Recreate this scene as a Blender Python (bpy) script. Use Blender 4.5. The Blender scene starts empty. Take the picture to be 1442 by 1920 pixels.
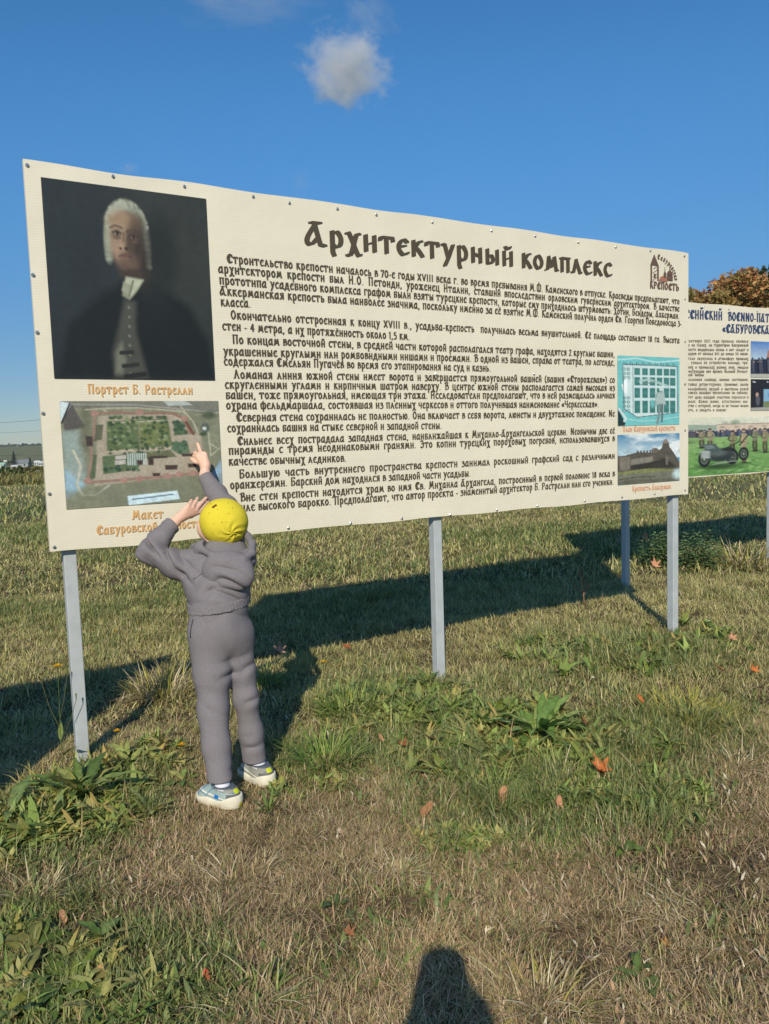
import bpy, bmesh, math, random
import numpy as np
from mathutils import Vector, Matrix
random.seed(7); rng = np.random.default_rng(11)
S = bpy.context.scene; COL = S.collection
# ------------------------------------------------------------------ camera
CAM_H = 1.5; FPX = 1487.4; IW, IH = 1442.0, 1920.0
PITCH, ROLL = math.radians(5.005), math.radians(-1.843)
_fw = np.array([0, math.cos(PITCH), -math.sin(PITCH)]); _rt = np.array([1., 0, 0]); _up = np.cross(_rt, _fw)
CR = math.cos(ROLL) * _rt + math.sin(ROLL) * _up; CU = -math.sin(ROLL) * _rt + math.cos(ROLL) * _up; CF = _fw
cd = bpy.data.cameras.new('camera'); cam = bpy.data.objects.new('camera', cd); COL.objects.link(cam)
cd.sensor_fit = 'VERTICAL'; cd.sensor_height = 24.0; cd.lens = FPX / IH * 24.0
cd.clip_start = 0.05; cd.clip_end = 8000
cam.matrix_world = Matrix(((CR[0], CU[0], -CF[0], 0), (CR[1], CU[1], -CF[1], 0), (CR[2], CU[2], -CF[2], CAM_H), (0, 0, 0, 1)))
S.camera = cam
# ------------------------------------------------------------------ light
SUN_K, SUN_M = 1.50, 0.12                      # ground run of a shadow per metre of height
to_sun = Vector((-SUN_M, -SUN_K, 1.0)).normalized()
SUN_EL = math.asin(to_sun.z); SUN_AZ = math.atan2(to_sun.x, to_sun.y)
w = bpy.data.worlds.new('World'); S.world = w; w.use_nodes = True
nt = w.node_tree; nt.nodes.clear()
sky = nt.nodes.new('ShaderNodeTexSky'); sky.sky_type = 'NISHITA'; sky.sun_disc = False
sky.sun_elevation = SUN_EL; sky.sun_rotation = SUN_AZ; sky.altitude = 150
sky.air_density = 0.85; sky.dust_density = 0.15; sky.ozone_density = 2.5
bg = nt.nodes.new('ShaderNodeBackground'); bg.inputs[1].default_value = 0.112
out = nt.nodes.new('ShaderNodeOutputWorld')
hs = nt.nodes.new('ShaderNodeHueSaturation'); hs.inputs['Saturation'].default_value = 1.22; tint = nt.nodes.new('ShaderNodeVectorMath'); tint.operation = 'MULTIPLY'; tint.inputs[1].default_value = (.92, 1.01, 1.02); nt.links.new(sky.outputs[0], tint.inputs[0]); nt.links.new(tint.outputs[0], hs.inputs['Color']); 
# low sky dimmed towards the horizon by a tint multiplied into its colour
gm = nt.nodes.new('ShaderNodeNewGeometry'); sx_ = nt.nodes.new('ShaderNodeSeparateXYZ'); nt.links.new(gm.outputs['Incoming'], sx_.inputs[0])
mrs = nt.nodes.new('ShaderNodeMapRange'); mrs.interpolation_type = 'SMOOTHSTEP'; mrs.inputs[1].default_value = -.42; mrs.inputs[2].default_value = 0.0; mrs.inputs[3].default_value = 0; mrs.inputs[4].default_value = 1; nt.links.new(sx_.outputs['Z'], mrs.inputs[0])
mxs = nt.nodes.new('ShaderNodeMix'); mxs.data_type = 'RGBA'; mxs.blend_type = 'MULTIPLY'; mxs.inputs[7].default_value = (.43, .40, .44, 1); nt.links.new(mrs.outputs[0], mxs.inputs[0]); nt.links.new(hs.outputs[0], mxs.inputs[6]); nt.links.new(mxs.outputs[2], bg.inputs[0]); nt.links.new(bg.outputs[0], out.inputs[0])
sd = bpy.data.lights.new('sun', 'SUN'); sd.energy = 3.4; sd.angle = math.radians(0.53); sd.color = (1.0, 0.915, 0.77)
so = bpy.data.objects.new('sun', sd); COL.objects.link(so); so.location = (-3, -20, 30)
so.rotation_euler = (-to_sun).to_track_quat('-Z', 'Y').to_euler()
vs = S.view_settings; vs.view_transform = 'Standard'; vs.look = 'None'; vs.exposure = 0.3; vs.gamma = 1.0
S.render.engine = 'CYCLES'
S.cycles.max_bounces = 6; S.cycles.diffuse_bounces = 3; S.cycles.glossy_bounces = 2; S.cycles.transparent_max_bounces = 8
S.cycles.volume_bounces = 2; S.cycles.use_denoising = True

# ------------------------------------------------------------------ helpers
def cdir(px, py): return CF + CR * (px - IW / 2) / FPX - CU * (py - IH / 2) / FPX
EYE = np.array([0, 0, CAM_H])
def G(px, py, z=0.0):
    d = cdir(px, py); return EYE + d * ((z - CAM_H) / d[2])
def J(px, py, Y):
    d = cdir(px, py); return EYE + d * (Y / d[1])
def srgb(*c):
    r = []
    for v in c:
        v = v / 255.0; r.append(v / 12.92 if v <= 0.04045 else ((v + 0.055) / 1.055) ** 2.4)
    return tuple(r)
def tag(o, label=None, cat=None, group=None, kind=None):
    if label: o['label'] = label
    if cat: o['category'] = cat
    if group: o['group'] = group
    if kind: o['kind'] = kind
    return o
def empty(name, loc, rz=0.0):
    o = bpy.data.objects.new(name, None); COL.objects.link(o); o.location = loc; o.rotation_euler = (0, 0, rz)
    o.empty_display_size = 0.1; return o
def mesh_np(name, co, quads=None, tris=None, col=None):
    me = bpy.data.meshes.new(name); co = np.asarray(co, np.float32); n = len(co)
    me.vertices.add(n); me.vertices.foreach_set('co', co.ravel())
    idx = []; st = []; p = 0
    if quads is not None and len(quads):
        q = np.asarray(quads, np.int32); idx.append(q.ravel()); st.append(p + 4 * np.arange(len(q), dtype=np.int32)); p += 4 * len(q)
    if tris is not None and len(tris):
        t = np.asarray(tris, np.int32); idx.append(t.ravel()); st.append(p + 3 * np.arange(len(t), dtype=np.int32)); p += 3 * len(t)
    idx = np.concatenate(idx); st = np.concatenate(st)
    me.loops.add(len(idx)); me.loops.foreach_set('vertex_index', idx)
    me.polygons.add(len(st)); me.polygons.foreach_set('loop_start', st)
    if col is not None:
        c = np.ones((n, 4), np.float32); c[:, :3] = col
        a = me.attributes.new('col', 'FLOAT_COLOR', 'POINT'); a.data.foreach_set('color', c.ravel())
    me.polygons.foreach_set('use_smooth', np.zeros(len(st), bool)); me.update(calc_edges=True); return me
def link(name, me, mat, parent=None, smooth=False):
    o = bpy.data.objects.new(name, me); COL.objects.link(o)
    if mat:
        for m in (mat if isinstance(mat, (list, tuple)) else [mat]): me.materials.append(m)
    if parent: o.parent = parent
    if smooth: me.polygons.foreach_set('use_smooth', np.ones(len(me.polygons), bool))
    return o
class MB:
    """collects simple shapes into one mesh"""
    def __init__(s): s.v = []; s.f = []; s.c = []
    def add(s, vs, fs, col=None):
        o = len(s.v); s.v += [tuple(map(float, p)) for p in vs]; s.f += [tuple(i + o for i in f) for f in fs]
        s.c += [col or (.5, .5, .5)] * len(vs)
    def box(s, lo, hi, col=None):
        x0, y0, z0 = lo; x1, y1, z1 = hi
        s.add([(x0, y0, z0), (x1, y0, z0), (x1, y1, z0), (x0, y1, z0), (x0, y0, z1), (x1, y0, z1), (x1, y1, z1), (x0, y1, z1)],
              [(0, 3, 2, 1), (4, 5, 6, 7), (0, 1, 5, 4), (1, 2, 6, 5), (2, 3, 7, 6), (3, 0, 4, 7)], col)
    def tube(s, pts, rad, n=6, col=None):
        pts = [Vector(p) for p in pts]; rings = []
        for i, p in enumerate(pts):
            t = (pts[min(i + 1, len(pts) - 1)] - pts[max(i - 1, 0)]).normalized()
            a = t.orthogonal().normalized() if i == 0 else (a - t * a.dot(t)).normalized()
            b = t.cross(a); r = rad[i] if hasattr(rad, '__len__') else rad
            rings += [p + a * math.cos(2 * math.pi * k / n) * r + b * math.sin(2 * math.pi * k / n) * r for k in range(n)]
        m = len(pts); fs = [(i * n + k, i * n + (k + 1) % n, (i + 1) * n + (k + 1) % n, (i + 1) * n + k) for i in range(m - 1) for k in range(n)]
        fs += [tuple(range(n))[::-1], tuple((m - 1) * n + k for k in range(n))]; s.add(rings, fs, col)
    def mesh(s, name):
        me = bpy.data.meshes.new(name); me.from_pydata(s.v, [], s.f)
        c = np.ones((len(s.v), 4), np.float32); c[:, :3] = s.c
        a = me.attributes.new('col', 'FLOAT_COLOR', 'POINT'); a.data.foreach_set('color', c.ravel()); me.update(); return me
    def obj(s, name, mat, parent=None, smooth=False, bevel=0):
        o = link(name, s.mesh(name), mat, parent, smooth)
        if bevel:
            b = o.modifiers.new('bevel', 'BEVEL'); b.width = bevel; b.segments = 2; b.limit_method = 'ANGLE'
        return o

# value noise on numpy points
def _h(ix, iy, iz, seed):
    n = (ix.astype(np.int64) * 374761393 + iy.astype(np.int64) * 668265263 + iz.astype(np.int64) * 2147483647 + seed * 1274126177) & 0xffffffff
    n = ((n ^ (n >> 13)) * 1274126177) & 0xffffffff
    return ((n ^ (n >> 16)) & 0xffff) / 65535.0
def vnoise(x, y, seed=0):
    x = np.asarray(x, float); y = np.asarray(y, float)
    ix = np.floor(x); iy = np.floor(y); fx = x - ix; fy = y - iy; fx = fx * fx * (3 - 2 * fx); fy = fy * fy * (3 - 2 * fy); z = np.zeros_like(ix)
    return ((_h(ix, iy, z, seed) * (1 - fx) + _h(ix + 1, iy, z, seed) * fx) * (1 - fy) + (_h(ix, iy + 1, z, seed) * (1 - fx) + _h(ix + 1, iy + 1, z, seed) * fx) * fy)
def fbm(x, y, seed=0, oct=4):
    a = 0; s = 0; k = 1.0
    for i in range(oct): a = a + k * vnoise(x * 2 ** i, y * 2 ** i, seed + i * 17); s += k; k *= .5
    return a / s
def sstep(a, b, x):
    t = np.clip((x - a) / (b - a), 0, 1); return t * t * (3 - 2 * t)

# ------------------------------------------------------------------ materials
def nmat(name, base=(.5, .5, .5), rough=.6, attr=False, noise=None, bump=None, trans=0.0, metal=0.0, spec=.3, coord='Object', sub=0.0):
    """noise=(scale, amount, detail): value variation of the base; bump=(scale, strength, distance)"""
    m = bpy.data.materials.new(name); m.use_nodes = True; t = m.node_tree; N = t.nodes; L = t.links
    p = N['Principled BSDF']; p.inputs['Roughness'].default_value = rough; p.inputs['Metallic'].default_value = metal
    p.inputs['Specular IOR Level'].default_value = spec
    if sub: p.inputs['Subsurface Weight'].default_value = sub; p.inputs['Subsurface Radius'].default_value = (1, .35, .2); p.inputs['Subsurface Scale'].default_value = .006
    tc = N.new('ShaderNodeTexCoord'); src = None
    if attr:
        a = N.new('ShaderNodeAttribute'); a.attribute_name = 'col'; src = a.outputs['Color']
    else:
        r = N.new('ShaderNodeRGB'); r.outputs[0].default_value = (*base, 1); src = r.outputs[0]
    if noise:
        nz = N.new('ShaderNodeTexNoise'); nz.inputs['Scale'].default_value = noise[0]; nz.inputs['Detail'].default_value = noise[2] if len(noise) > 2 else 5
        L.new(tc.outputs[coord], nz.inputs['Vector'])
        mr = N.new('ShaderNodeMapRange'); mr.inputs[1].default_value = .25; mr.inputs[2].default_value = .75
        mr.inputs[3].default_value = 1 - noise[1]; mr.inputs[4].default_value = 1 + noise[1]; L.new(nz.outputs[0], mr.inputs[0])
        mx = N.new('ShaderNodeVectorMath'); mx.operation = 'SCALE'; L.new(src, mx.inputs[0]); L.new(mr.outputs[0], mx.inputs['Scale']); src = mx.outputs[0]
    L.new(src, p.inputs['Base Color'])
    if bump:
        nb = N.new('ShaderNodeTexNoise'); nb.inputs['Scale'].default_value = bump[0]; nb.inputs['Detail'].default_value = 4; L.new(tc.outputs[coord], nb.inputs['Vector'])
        b = N.new('ShaderNodeBump'); b.inputs['Strength'].default_value = bump[1]; b.inputs['Distance'].default_value = bump[2]
        L.new(nb.outputs[0], b.inputs['Height']); L.new(b.outputs[0], p.inputs['Normal'])
    if trans:
        tr = N.new('ShaderNodeBsdfTranslucent'); L.new(src, tr.inputs[0]); ms = N.new('ShaderNodeMixShader'); ms.inputs[0].default_value = trans
        L.new(p.outputs[0], ms.inputs[1]); L.new(tr.outputs[0], ms.inputs[2]); L.new(ms.outputs[0], N['Material Output'].inputs[0])
    return m
# ------------------------------------------------------------------ terrain
def terrain(x, y):
    x = np.asarray(x, float); y = np.asarray(y, float); r = np.hypot(x, y)
    z = .035 * (fbm(x * .9, y * .9, 3) - .5) + .03 * (fbm(x * 4.3, y * 4.3, 9, 3) - .5)
    z = z * sstep(80, 25, r) - 7.5 * sstep(55, 520, r) + 21 * sstep(650, 1500, r) + (fbm(x / 190, y / 190, 31) - .5) * 12 * sstep(500, 1300, r)
    return z
def axis(lo, hi, step, far, g=1.13):
    a = list(np.arange(lo, hi + 1e-6, step)); s = step; p = a[-1]
    while p < far: s *= g; p += s; a.append(p)
    s = step; p = a[0]; b = []
    while p > -far: s *= g; p -= s; b.append(p)
    return np.array(b[::-1] + a)
gx = axis(-5.5, 6.5, .05, 2600); gy = axis(.6, 13, .05, 2600)
X, Y = np.meshgrid(gx, gy); Z = terrain(X, Y); nx, ny = len(gx), len(gy)
ii = np.arange(nx * ny).reshape(ny, nx); quads = np.stack([ii[:-1, :-1], ii[:-1, 1:], ii[1:, 1:], ii[1:, :-1]], -1).reshape(-1, 4)
# green patches (x, y, radius, strength), read off the photo and set down on the ground
PATCH = [(*G(px, py)[:2], r, s) for px, py, r, s in [
    (130, 1520, .42, 1.0), (20, 1560, .35, .9), (250, 1460, .35, .7), (790, 1350, .45, .8), (640, 1400, .35, .75), (1010, 1390, .5, 1.0), (1120, 1440, .45, .8), (910, 1430, .4, .8),
    (700, 1330, .4, .6), (1180, 1210, .5, .6), (1080, 1230, .5, .6), (1300, 1240, .4, .6), (1250, 1340, .4, .6), (60, 1830, .28, 1.0), (180, 1860, .25, 1.0), (110, 1720, .2, .7),
    (330, 1830, .2, .55), (840, 1570, .2, .7), (1150, 1500, .35, .8), (540, 1480, .2, .5), (1270, 1040, .8, .9), (1130, 990, 1.0, .9), (950, 1010, 1.4, .5), (300, 1130, .9, .6), (620, 1060, 1.0, .5),
    (640, 1800, .2, .5), (720, 1700, .25, .4), (900, 1690, .25, .4), (990, 1540, .3, .6), (20, 1940, .4, .9), (250, 1930, .25, .8), (1260, 1700, .2, .4), (420, 1200, .5, .4), (60, 960, 3.0, .9), (20, 1010, 2.0, .7)]]
def greenness(x, y):
    g = .42 * sstep(.42, .68, fbm(x * .55 + 3, y * .55, 41)) + .45 * sstep(.5, .72, fbm(x * 1.9, y * 1.9, 57))
    g = g * (.35 + .65 * sstep(2.6, 4.2, y)) + .06 * sstep(4, 9, y)
    for (a, b, r, s) in PATCH: g = g + .95 * s * np.exp(-(((x - a) / r) ** 2 + ((y - b) / r) ** 2)) * (.55 + .9 * fbm(x * 3.5, y * 3.5, 61, 3))
    return np.clip(g, 0.02, .97)
def ground_mat():
    m = bpy.data.materials.new('soil_and_thatch'); m.use_nodes = True; t = m.node_tree; N = t.nodes; L = t.links; p = N['Principled BSDF']
    p.inputs['Roughness'].default_value = .95; p.inputs['Specular IOR Level'].default_value = .1
    tc = N.new('ShaderNodeTexCoord')
    def nz(sc, det=6):
        n = N.new('ShaderNodeTexNoise'); n.inputs['Scale'].default_value = sc; n.inputs['Detail'].default_value = det; L.new(tc.outputs['Object'], n.inputs[0]); return n
    def ramp(src, *st):
        r = N.new('ShaderNodeValToRGB'); e = r.color_ramp.elements; e[0].position, e[0].color = st[0][0], (*st[0][1], 1); e[1].position, e[1].color = st[1][0], (*st[1][1], 1)
        for q, c in st[2:]: k = e.new(q); k.color = (*c, 1)
        L.new(src, r.inputs[0]); return r
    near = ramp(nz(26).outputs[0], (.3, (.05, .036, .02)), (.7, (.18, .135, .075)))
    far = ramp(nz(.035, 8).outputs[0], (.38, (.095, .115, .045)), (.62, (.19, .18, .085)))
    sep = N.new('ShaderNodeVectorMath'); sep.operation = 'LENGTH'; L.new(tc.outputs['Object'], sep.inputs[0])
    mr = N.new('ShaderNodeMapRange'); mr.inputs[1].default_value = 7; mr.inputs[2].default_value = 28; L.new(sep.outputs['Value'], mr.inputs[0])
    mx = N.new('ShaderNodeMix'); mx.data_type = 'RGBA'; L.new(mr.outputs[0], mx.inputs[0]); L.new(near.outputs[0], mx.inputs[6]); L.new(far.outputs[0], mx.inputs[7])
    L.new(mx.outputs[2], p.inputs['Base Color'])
    b = N.new('ShaderNodeBump'); b.inputs['Strength'].default_value = .6; b.inputs['Distance'].default_value = .02; L.new(nz(60).outputs[0], b.inputs['Height']); L.new(b.outputs[0], p.inputs['Normal'])
    return m
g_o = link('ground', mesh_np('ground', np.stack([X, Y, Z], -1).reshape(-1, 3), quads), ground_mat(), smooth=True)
tag(g_o, 'dry grassy field running out to low hills on the horizon', 'ground', kind='structure')

# ------------------------------------------------------------------ grass blades
def blades(x, y, z, L, W, az, lean, curl, col, tipcol=None):
    """ribbon blades: 3 cross sections and a tip"""
    n = len(x); d = np.stack([np.cos(az), np.sin(az)], -1); sd = np.stack([-np.sin(az + rng.normal(0, .5, n)), np.cos(az)], -1)
    sd /= np.linalg.norm(sd, axis=1)[:, None]
    co = np.zeros((n, 7, 3), np.float32); cc = np.zeros((n, 7, 3), np.float32)
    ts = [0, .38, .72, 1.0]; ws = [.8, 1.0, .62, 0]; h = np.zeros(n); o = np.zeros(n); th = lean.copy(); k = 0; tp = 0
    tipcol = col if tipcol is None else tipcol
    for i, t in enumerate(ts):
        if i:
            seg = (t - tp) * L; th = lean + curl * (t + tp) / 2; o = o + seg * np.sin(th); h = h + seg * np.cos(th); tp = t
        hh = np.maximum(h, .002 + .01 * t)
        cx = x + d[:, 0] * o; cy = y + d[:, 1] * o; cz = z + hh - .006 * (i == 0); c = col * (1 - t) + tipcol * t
        if i < 3:
            for s in (-1, 1):
                co[:, k, 0] = cx + s * sd[:, 0] * W * ws[i] / 2; co[:, k, 1] = cy + s * sd[:, 1] * W * ws[i] / 2; co[:, k, 2] = cz; cc[:, k] = c; k += 1
        else:
            co[:, k, 0] = cx; co[:, k, 1] = cy; co[:, k, 2] = cz; cc[:, k] = c
    b = (np.arange(n) * 7)[:, None]
    q = np.concatenate([b + np.array([[0, 1, 3, 2]]), b + np.array([[2, 3, 5, 4]])]); t = b + np.array([[4, 5, 6]])
    return co.reshape(-1, 3), cc.reshape(-1, 3), q, t
STRAW = np.array([(.37, .29, .145), (.50, .42, .23), (.29, .21, .105), (.43, .36, .18), (.21, .145, .075), (.58, .50, .30), (.33, .29, .12)])
GREEN = np.array([(.12, .16, .048), (.17, .20, .062), (.23, .24, .08), (.09, .13, .04), (.30, .28, .105), (.19, .215, .09)])
OLIVE = 1.14 * np.array([(.40, .355, .125), (.48, .41, .175), (.33, .31, .105), (.54, .46, .23), (.36, .32, .13), (.27, .26, .085)])
WARM = 1.02 * np.array([1.04, .98, .93]) * np.array([(.41, .295, .165), (.31, .215, .12), (.53, .41, .255), (.23, .155, .088), (.46, .36, .215), (.36, .29, .14), (.60, .49, .325)])
def dry(x, y, m):
    k = rng.uniform(0, 1, m) < sstep(3.0, 4.6, y + 1.2 * (fbm(x * .8, y * .8, 21) - .5)) * .8 + .08
    return np.where(k[:, None], pick(OLIVE, m), pick(WARM, m))
def pick(pal, n): 
    c = pal[rng.integers(0, len(pal), n)]; return c * rng.uniform(.78, 1.2, (n, 1))
acc = []
def scatter(n, y0, y1, side, kind, Lr, Wr):
    u = rng.uniform(0, 1, n); y = np.sqrt(y0 * y0 + u * (y1 * y1 - y0 * y0)); x = rng.uniform(-1, 1, n) * (.5 * y + side)
    g = greenness(x, y); cl = fbm(x * 7, y * 7, 77, 2)
    if kind == 'up':
        tall = Lr[1] > .12 and y1 < 6; keep = rng.uniform(0, 1, n) < (np.clip((g - .45) * 1.6, 0, 1) if tall else np.where(y < 4.2, .07, .25) + .8 * np.clip(g * 1.2, 0, 1)) * (.5 + cl); x, y, g, cl = x[keep], y[keep], g[keep], cl[keep]; m = len(x)
        isg = rng.uniform(0, 1, m) < np.clip(g * .95 + .06, 0, .93)
        c = np.where(isg[:, None], pick(GREEN, m) * 1.25, dry(x, y, m)); L = rng.uniform(*Lr, m) * (.5 + .45 * g + .7 * cl * cl * 1.6)
        az = 2 * math.pi * vnoise(x * 5, y * 5, 5) * 1.6 + rng.normal(0, 1.4, m); lean = np.abs(rng.normal(.35, .25, m)); curl = rng.uniform(.2, 1.6, m)
    else:
        keep = rng.uniform(0, 1, n) < np.clip(1.15 - g, .1, 1) * (.25 + .75 * sstep(.3, .5, fbm(x * 4.5, y * 4.5, 33, 3))); x, y, g, cl = x[keep], y[keep], g[keep], cl[keep]; m = len(x)
        c = dry(x, y, m) * (.62 + .75 * fbm(x * 1.3, y * 1.3, 63)[:, None]); gm = rng.uniform(0, 1, m) < .14; c[gm] = pick(GREEN, int(gm.sum())); L = rng.uniform(*Lr, m) * (.6 + .6 * cl)
        az = 2 * math.pi * vnoise(x * 3.1, y * 3.1, 15) * 2 + rng.normal(0, 1.5, m); lean = rng.uniform(.95, 1.56, m); curl = rng.uniform(-.35, .45, m)
    W = rng.uniform(*Wr, m) * (1 + .25 * (g > .6))
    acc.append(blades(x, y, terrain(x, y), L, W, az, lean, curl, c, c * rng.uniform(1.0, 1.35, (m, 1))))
def flush(name, mat, label, cat, trim=None):
    off = 0; C = []; K = []; Q = []; T = []
    for co, cc, q, t in acc: C.append(co); K.append(cc); Q.append(q + off); T.append(t + off); off += len(co)
    acc.clear(); o = link(name, mesh_np(name, np.concatenate(C), np.concatenate(Q), np.concatenate(T), np.concatenate(K)), mat)
    return tag(o, label, cat, kind='stuff')
M_blade = nmat('grass_blade', attr=True, rough=.55, trans=.22, spec=.25)
M_straw = nmat('dry_grass_blade', attr=True, rough=.7, trans=.1, spec=.2)
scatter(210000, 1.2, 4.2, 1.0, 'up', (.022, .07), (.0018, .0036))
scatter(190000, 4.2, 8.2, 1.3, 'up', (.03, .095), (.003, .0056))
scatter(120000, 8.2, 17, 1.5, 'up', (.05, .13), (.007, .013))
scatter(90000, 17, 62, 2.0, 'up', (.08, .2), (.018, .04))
def small_leaves(n, y0, y1, side):
    u = rng.uniform(0, 1, n); y = np.sqrt(y0 * y0 + u * (y1 * y1 - y0 * y0)); x = rng.uniform(-1, 1, n) * (.5 * y + side); g = greenness(x, y)
    k = rng.uniform(0, 1, n) < np.clip(g * 1.5 - .35, 0, 1) * sstep(.42, .6, fbm(x * 3, y * 3, 88, 3)); x, y = x[k], y[k]; m = len(x); c = pick(GREEN[[0, 1, 2, 5]], m) * np.array([1.0, 1.1, 1.0])
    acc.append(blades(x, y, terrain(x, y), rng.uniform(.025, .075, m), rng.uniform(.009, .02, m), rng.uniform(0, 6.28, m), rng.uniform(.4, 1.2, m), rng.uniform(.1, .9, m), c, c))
small_leaves(26000, 1.2, 4.2, 1.0); small_leaves(30000, 4.2, 8.5, 1.3)
def cover(cx, cy, rx, ry, n, L, W, pal, seed):
    # low weeds grown together: little rosettes whose leaves overlap
    r = np.random.default_rng(seed); a = r.uniform(0, 6.28, n); q = np.sqrt(r.uniform(0, 1, n)); k = 11; wf = np.repeat(r.uniform(.45, 1.5, n), k)
    px_, py_ = cx + rx * q * np.cos(a), cy + ry * q * np.sin(a); s = r.uniform(.6, 1.3, n); pc = np.array(pal)[r.integers(0, len(pal), n)]
    X_, Y_ = np.repeat(px_, k) + r.normal(0, .012, n * k), np.repeat(py_, k) + r.normal(0, .012, n * k); m = n * k; c = np.repeat(pc, k, 0) * r.uniform(.75, 1.25, (m, 1))
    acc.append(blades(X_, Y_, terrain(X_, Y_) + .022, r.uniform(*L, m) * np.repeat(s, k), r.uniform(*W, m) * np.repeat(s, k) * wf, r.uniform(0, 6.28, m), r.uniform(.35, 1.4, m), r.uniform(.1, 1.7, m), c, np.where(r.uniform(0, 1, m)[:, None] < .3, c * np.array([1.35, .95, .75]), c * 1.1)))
LG = [srgb(132, 152, 76), srgb(146, 160, 86), srgb(114, 136, 68), srgb(162, 164, 96), srgb(124, 142, 84), srgb(166, 160, 98)]
for px, py, rx, ry, n, L, W in ((790, 1330, .34, .42, 60, (.05, .13), (.016, .034)), (1000, 1385, .42, .42, 70, (.06, .15), (.016, .034)), (880, 1420, .4, .28, 45, (.05, .12), (.014, .028)), (1140, 1400, .3, .35, 40, (.05, .12), (.012, .026)), (680, 1330, .3, .4, 40, (.05, .12), (.014, .028)),
        (1080, 1240, .55, .55, 50, (.05, .13), (.014, .03)), (1190, 1490, .3, .2, 50, (.03, .07), (.012, .022)), (150, 1530, .32, .25, 45, (.06, .15), (.018, .036)), (40, 1580, .2, .25, 30, (.05, .12), (.016, .03)), (250, 1450, .25, .3, 30, (.05, .11), (.014, .026)),
        (110, 1850, .17, .16, 14, (.03, .085), (.012, .024)), (250, 1900, .16, .14, 7, (.03, .08), (.012, .022)), (40, 1740, .12, .14, 9, (.03, .08), (.012, .022)), (870, 1580, .2, .1, 40, (.02, .05), (.008, .014)), (1300, 1200, .4, .5, 36, (.05, .12), (.016, .03)), (560, 1480, .2, .22, 18, (.03, .08), (.01, .018))):
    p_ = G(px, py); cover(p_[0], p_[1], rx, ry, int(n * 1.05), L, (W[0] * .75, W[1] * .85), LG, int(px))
scatter(16000, 2.6, 5.4, .2, 'up', (.06, .14), (.0022, .0042))
flush('grass', M_blade, 'short mown grass with greener clumps covering the field', 'grass')
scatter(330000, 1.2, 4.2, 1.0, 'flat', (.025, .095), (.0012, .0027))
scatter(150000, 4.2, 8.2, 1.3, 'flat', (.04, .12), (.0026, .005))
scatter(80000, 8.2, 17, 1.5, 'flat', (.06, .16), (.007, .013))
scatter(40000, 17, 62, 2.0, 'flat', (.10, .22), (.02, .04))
def scraps(n, y0, y1, side):
    # broken bits of dead leaf, chaff and clod lying on the thatch
    u = rng.uniform(0, 1, n); y = np.sqrt(y0 * y0 + u * (y1 * y1 - y0 * y0)); x = rng.uniform(-1, 1, n) * (.5 * y + side); k = rng.uniform(0, 1, n) < sstep(.35, .65, fbm(x * 2.2, y * 2.2, 19, 3)); x, y = x[k], y[k]; m = len(x)
    pal = np.array([(.20, .13, .075), (.34, .22, .12), (.62, .54, .38), (.28, .24, .09), (.13, .09, .055), (.45, .30, .17)]); c = pick(pal, m)
    acc.append(blades(x, y, terrain(x, y) + rng.uniform(.002, .016, m), rng.uniform(.012, .038, m), rng.uniform(.004, .010, m), rng.uniform(0, 6.28, m), rng.uniform(1.2, 1.6, m), rng.uniform(-.8, .5, m), c, c))
scraps(16000, 1.2, 4.4, 1.0); scraps(9000, 4.4, 7.5, 1.3)
flush('dry_grass', M_straw, 'matted straw-coloured dead grass lying over the soil', 'dry grass')
# ------------------------------------------------------------------ lettering: a broad-nib half-uncial Cyrillic
# s = straight polyline, c = curve through the points; x, y in x-heights
GL = {}
def gl(ch, w, spec): GL[ch] = (w, [(q.split()[0], [float(v) for v in q.split()[1:]]) for q in spec.split(';') if q.strip()])
gl('а', .66, 'c .5 .78 .34 .98 .12 .62 .08 .2 .24 .02 .48 .36;s .5 1 .5 .1 .6 .02')
gl('б', .6, 's .14 0 .14 1 .5 1 .5 .84;c .14 .55 .38 .6 .52 .3 .38 .04 .14 .03')
gl('в', .58, 's .14 0 .14 1;c .14 .98 .4 .98 .44 .74 .16 .54;c .16 .54 .5 .5 .5 .14 .14 .02')
gl('г', .5, 's .14 0 .14 1 .46 1 .48 .8')
gl('д', .7, 's .16 .06 .3 1 .48 1 .52 .06;s .02 -.24 .04 .04 .64 .04 .66 -.24')
gl('е', .56, 'c .5 .84 .32 1 .12 .66 .12 .3 .3 .0 .52 .16;s .14 .52 .4 .58')
gl('ё', .56, 'c .5 .84 .32 1 .12 .66 .12 .3 .3 .0 .52 .16;s .14 .52 .4 .58;s .2 1.22 .22 1.26;s .42 1.22 .44 1.26')
gl('ж', .86, 's .42 0 .42 1;c .04 .96 .2 .9 .38 .5 .06 0;c .8 .96 .64 .9 .46 .5 .8 0')
gl('з', .54, 'c .08 .86 .26 1 .42 .8 .2 .56;c .2 .56 .46 .5 .46 .16 .28 -.04 .06 .04')
gl('и', .66, 's .14 0 .14 1;s .52 0 .52 1;s .14 .38 .52 .62')
gl('й', .66, 's .14 0 .14 1;s .52 0 .52 1;s .14 .38 .52 .62;c .2 1.32 .34 1.16 .48 1.34')
gl('к', .62, 's .14 0 .14 1;c .52 .98 .4 .96 .18 .5;c .22 .54 .36 .4 .56 .0')
gl('л', .66, 's .02 .06 .12 .04 .3 .98;s .28 1 .54 .02 .6 .02')
gl('м', .84, 's .06 0 .16 .06 .24 1;s .24 .98 .4 .24 .6 1;s .6 1 .7 .04 .78 .02')
gl('н', .66, 's .14 0 .14 1;s .52 0 .52 1;s .14 .58 .52 .44')
gl('о', .62, 'c .3 .99 .12 .7 .1 .34 .3 .01 .5 .3 .5 .66 .3 .99')
gl('п', .66, 's .14 0 .14 1;s .52 0 .52 1;s .06 1 .6 1')
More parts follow.
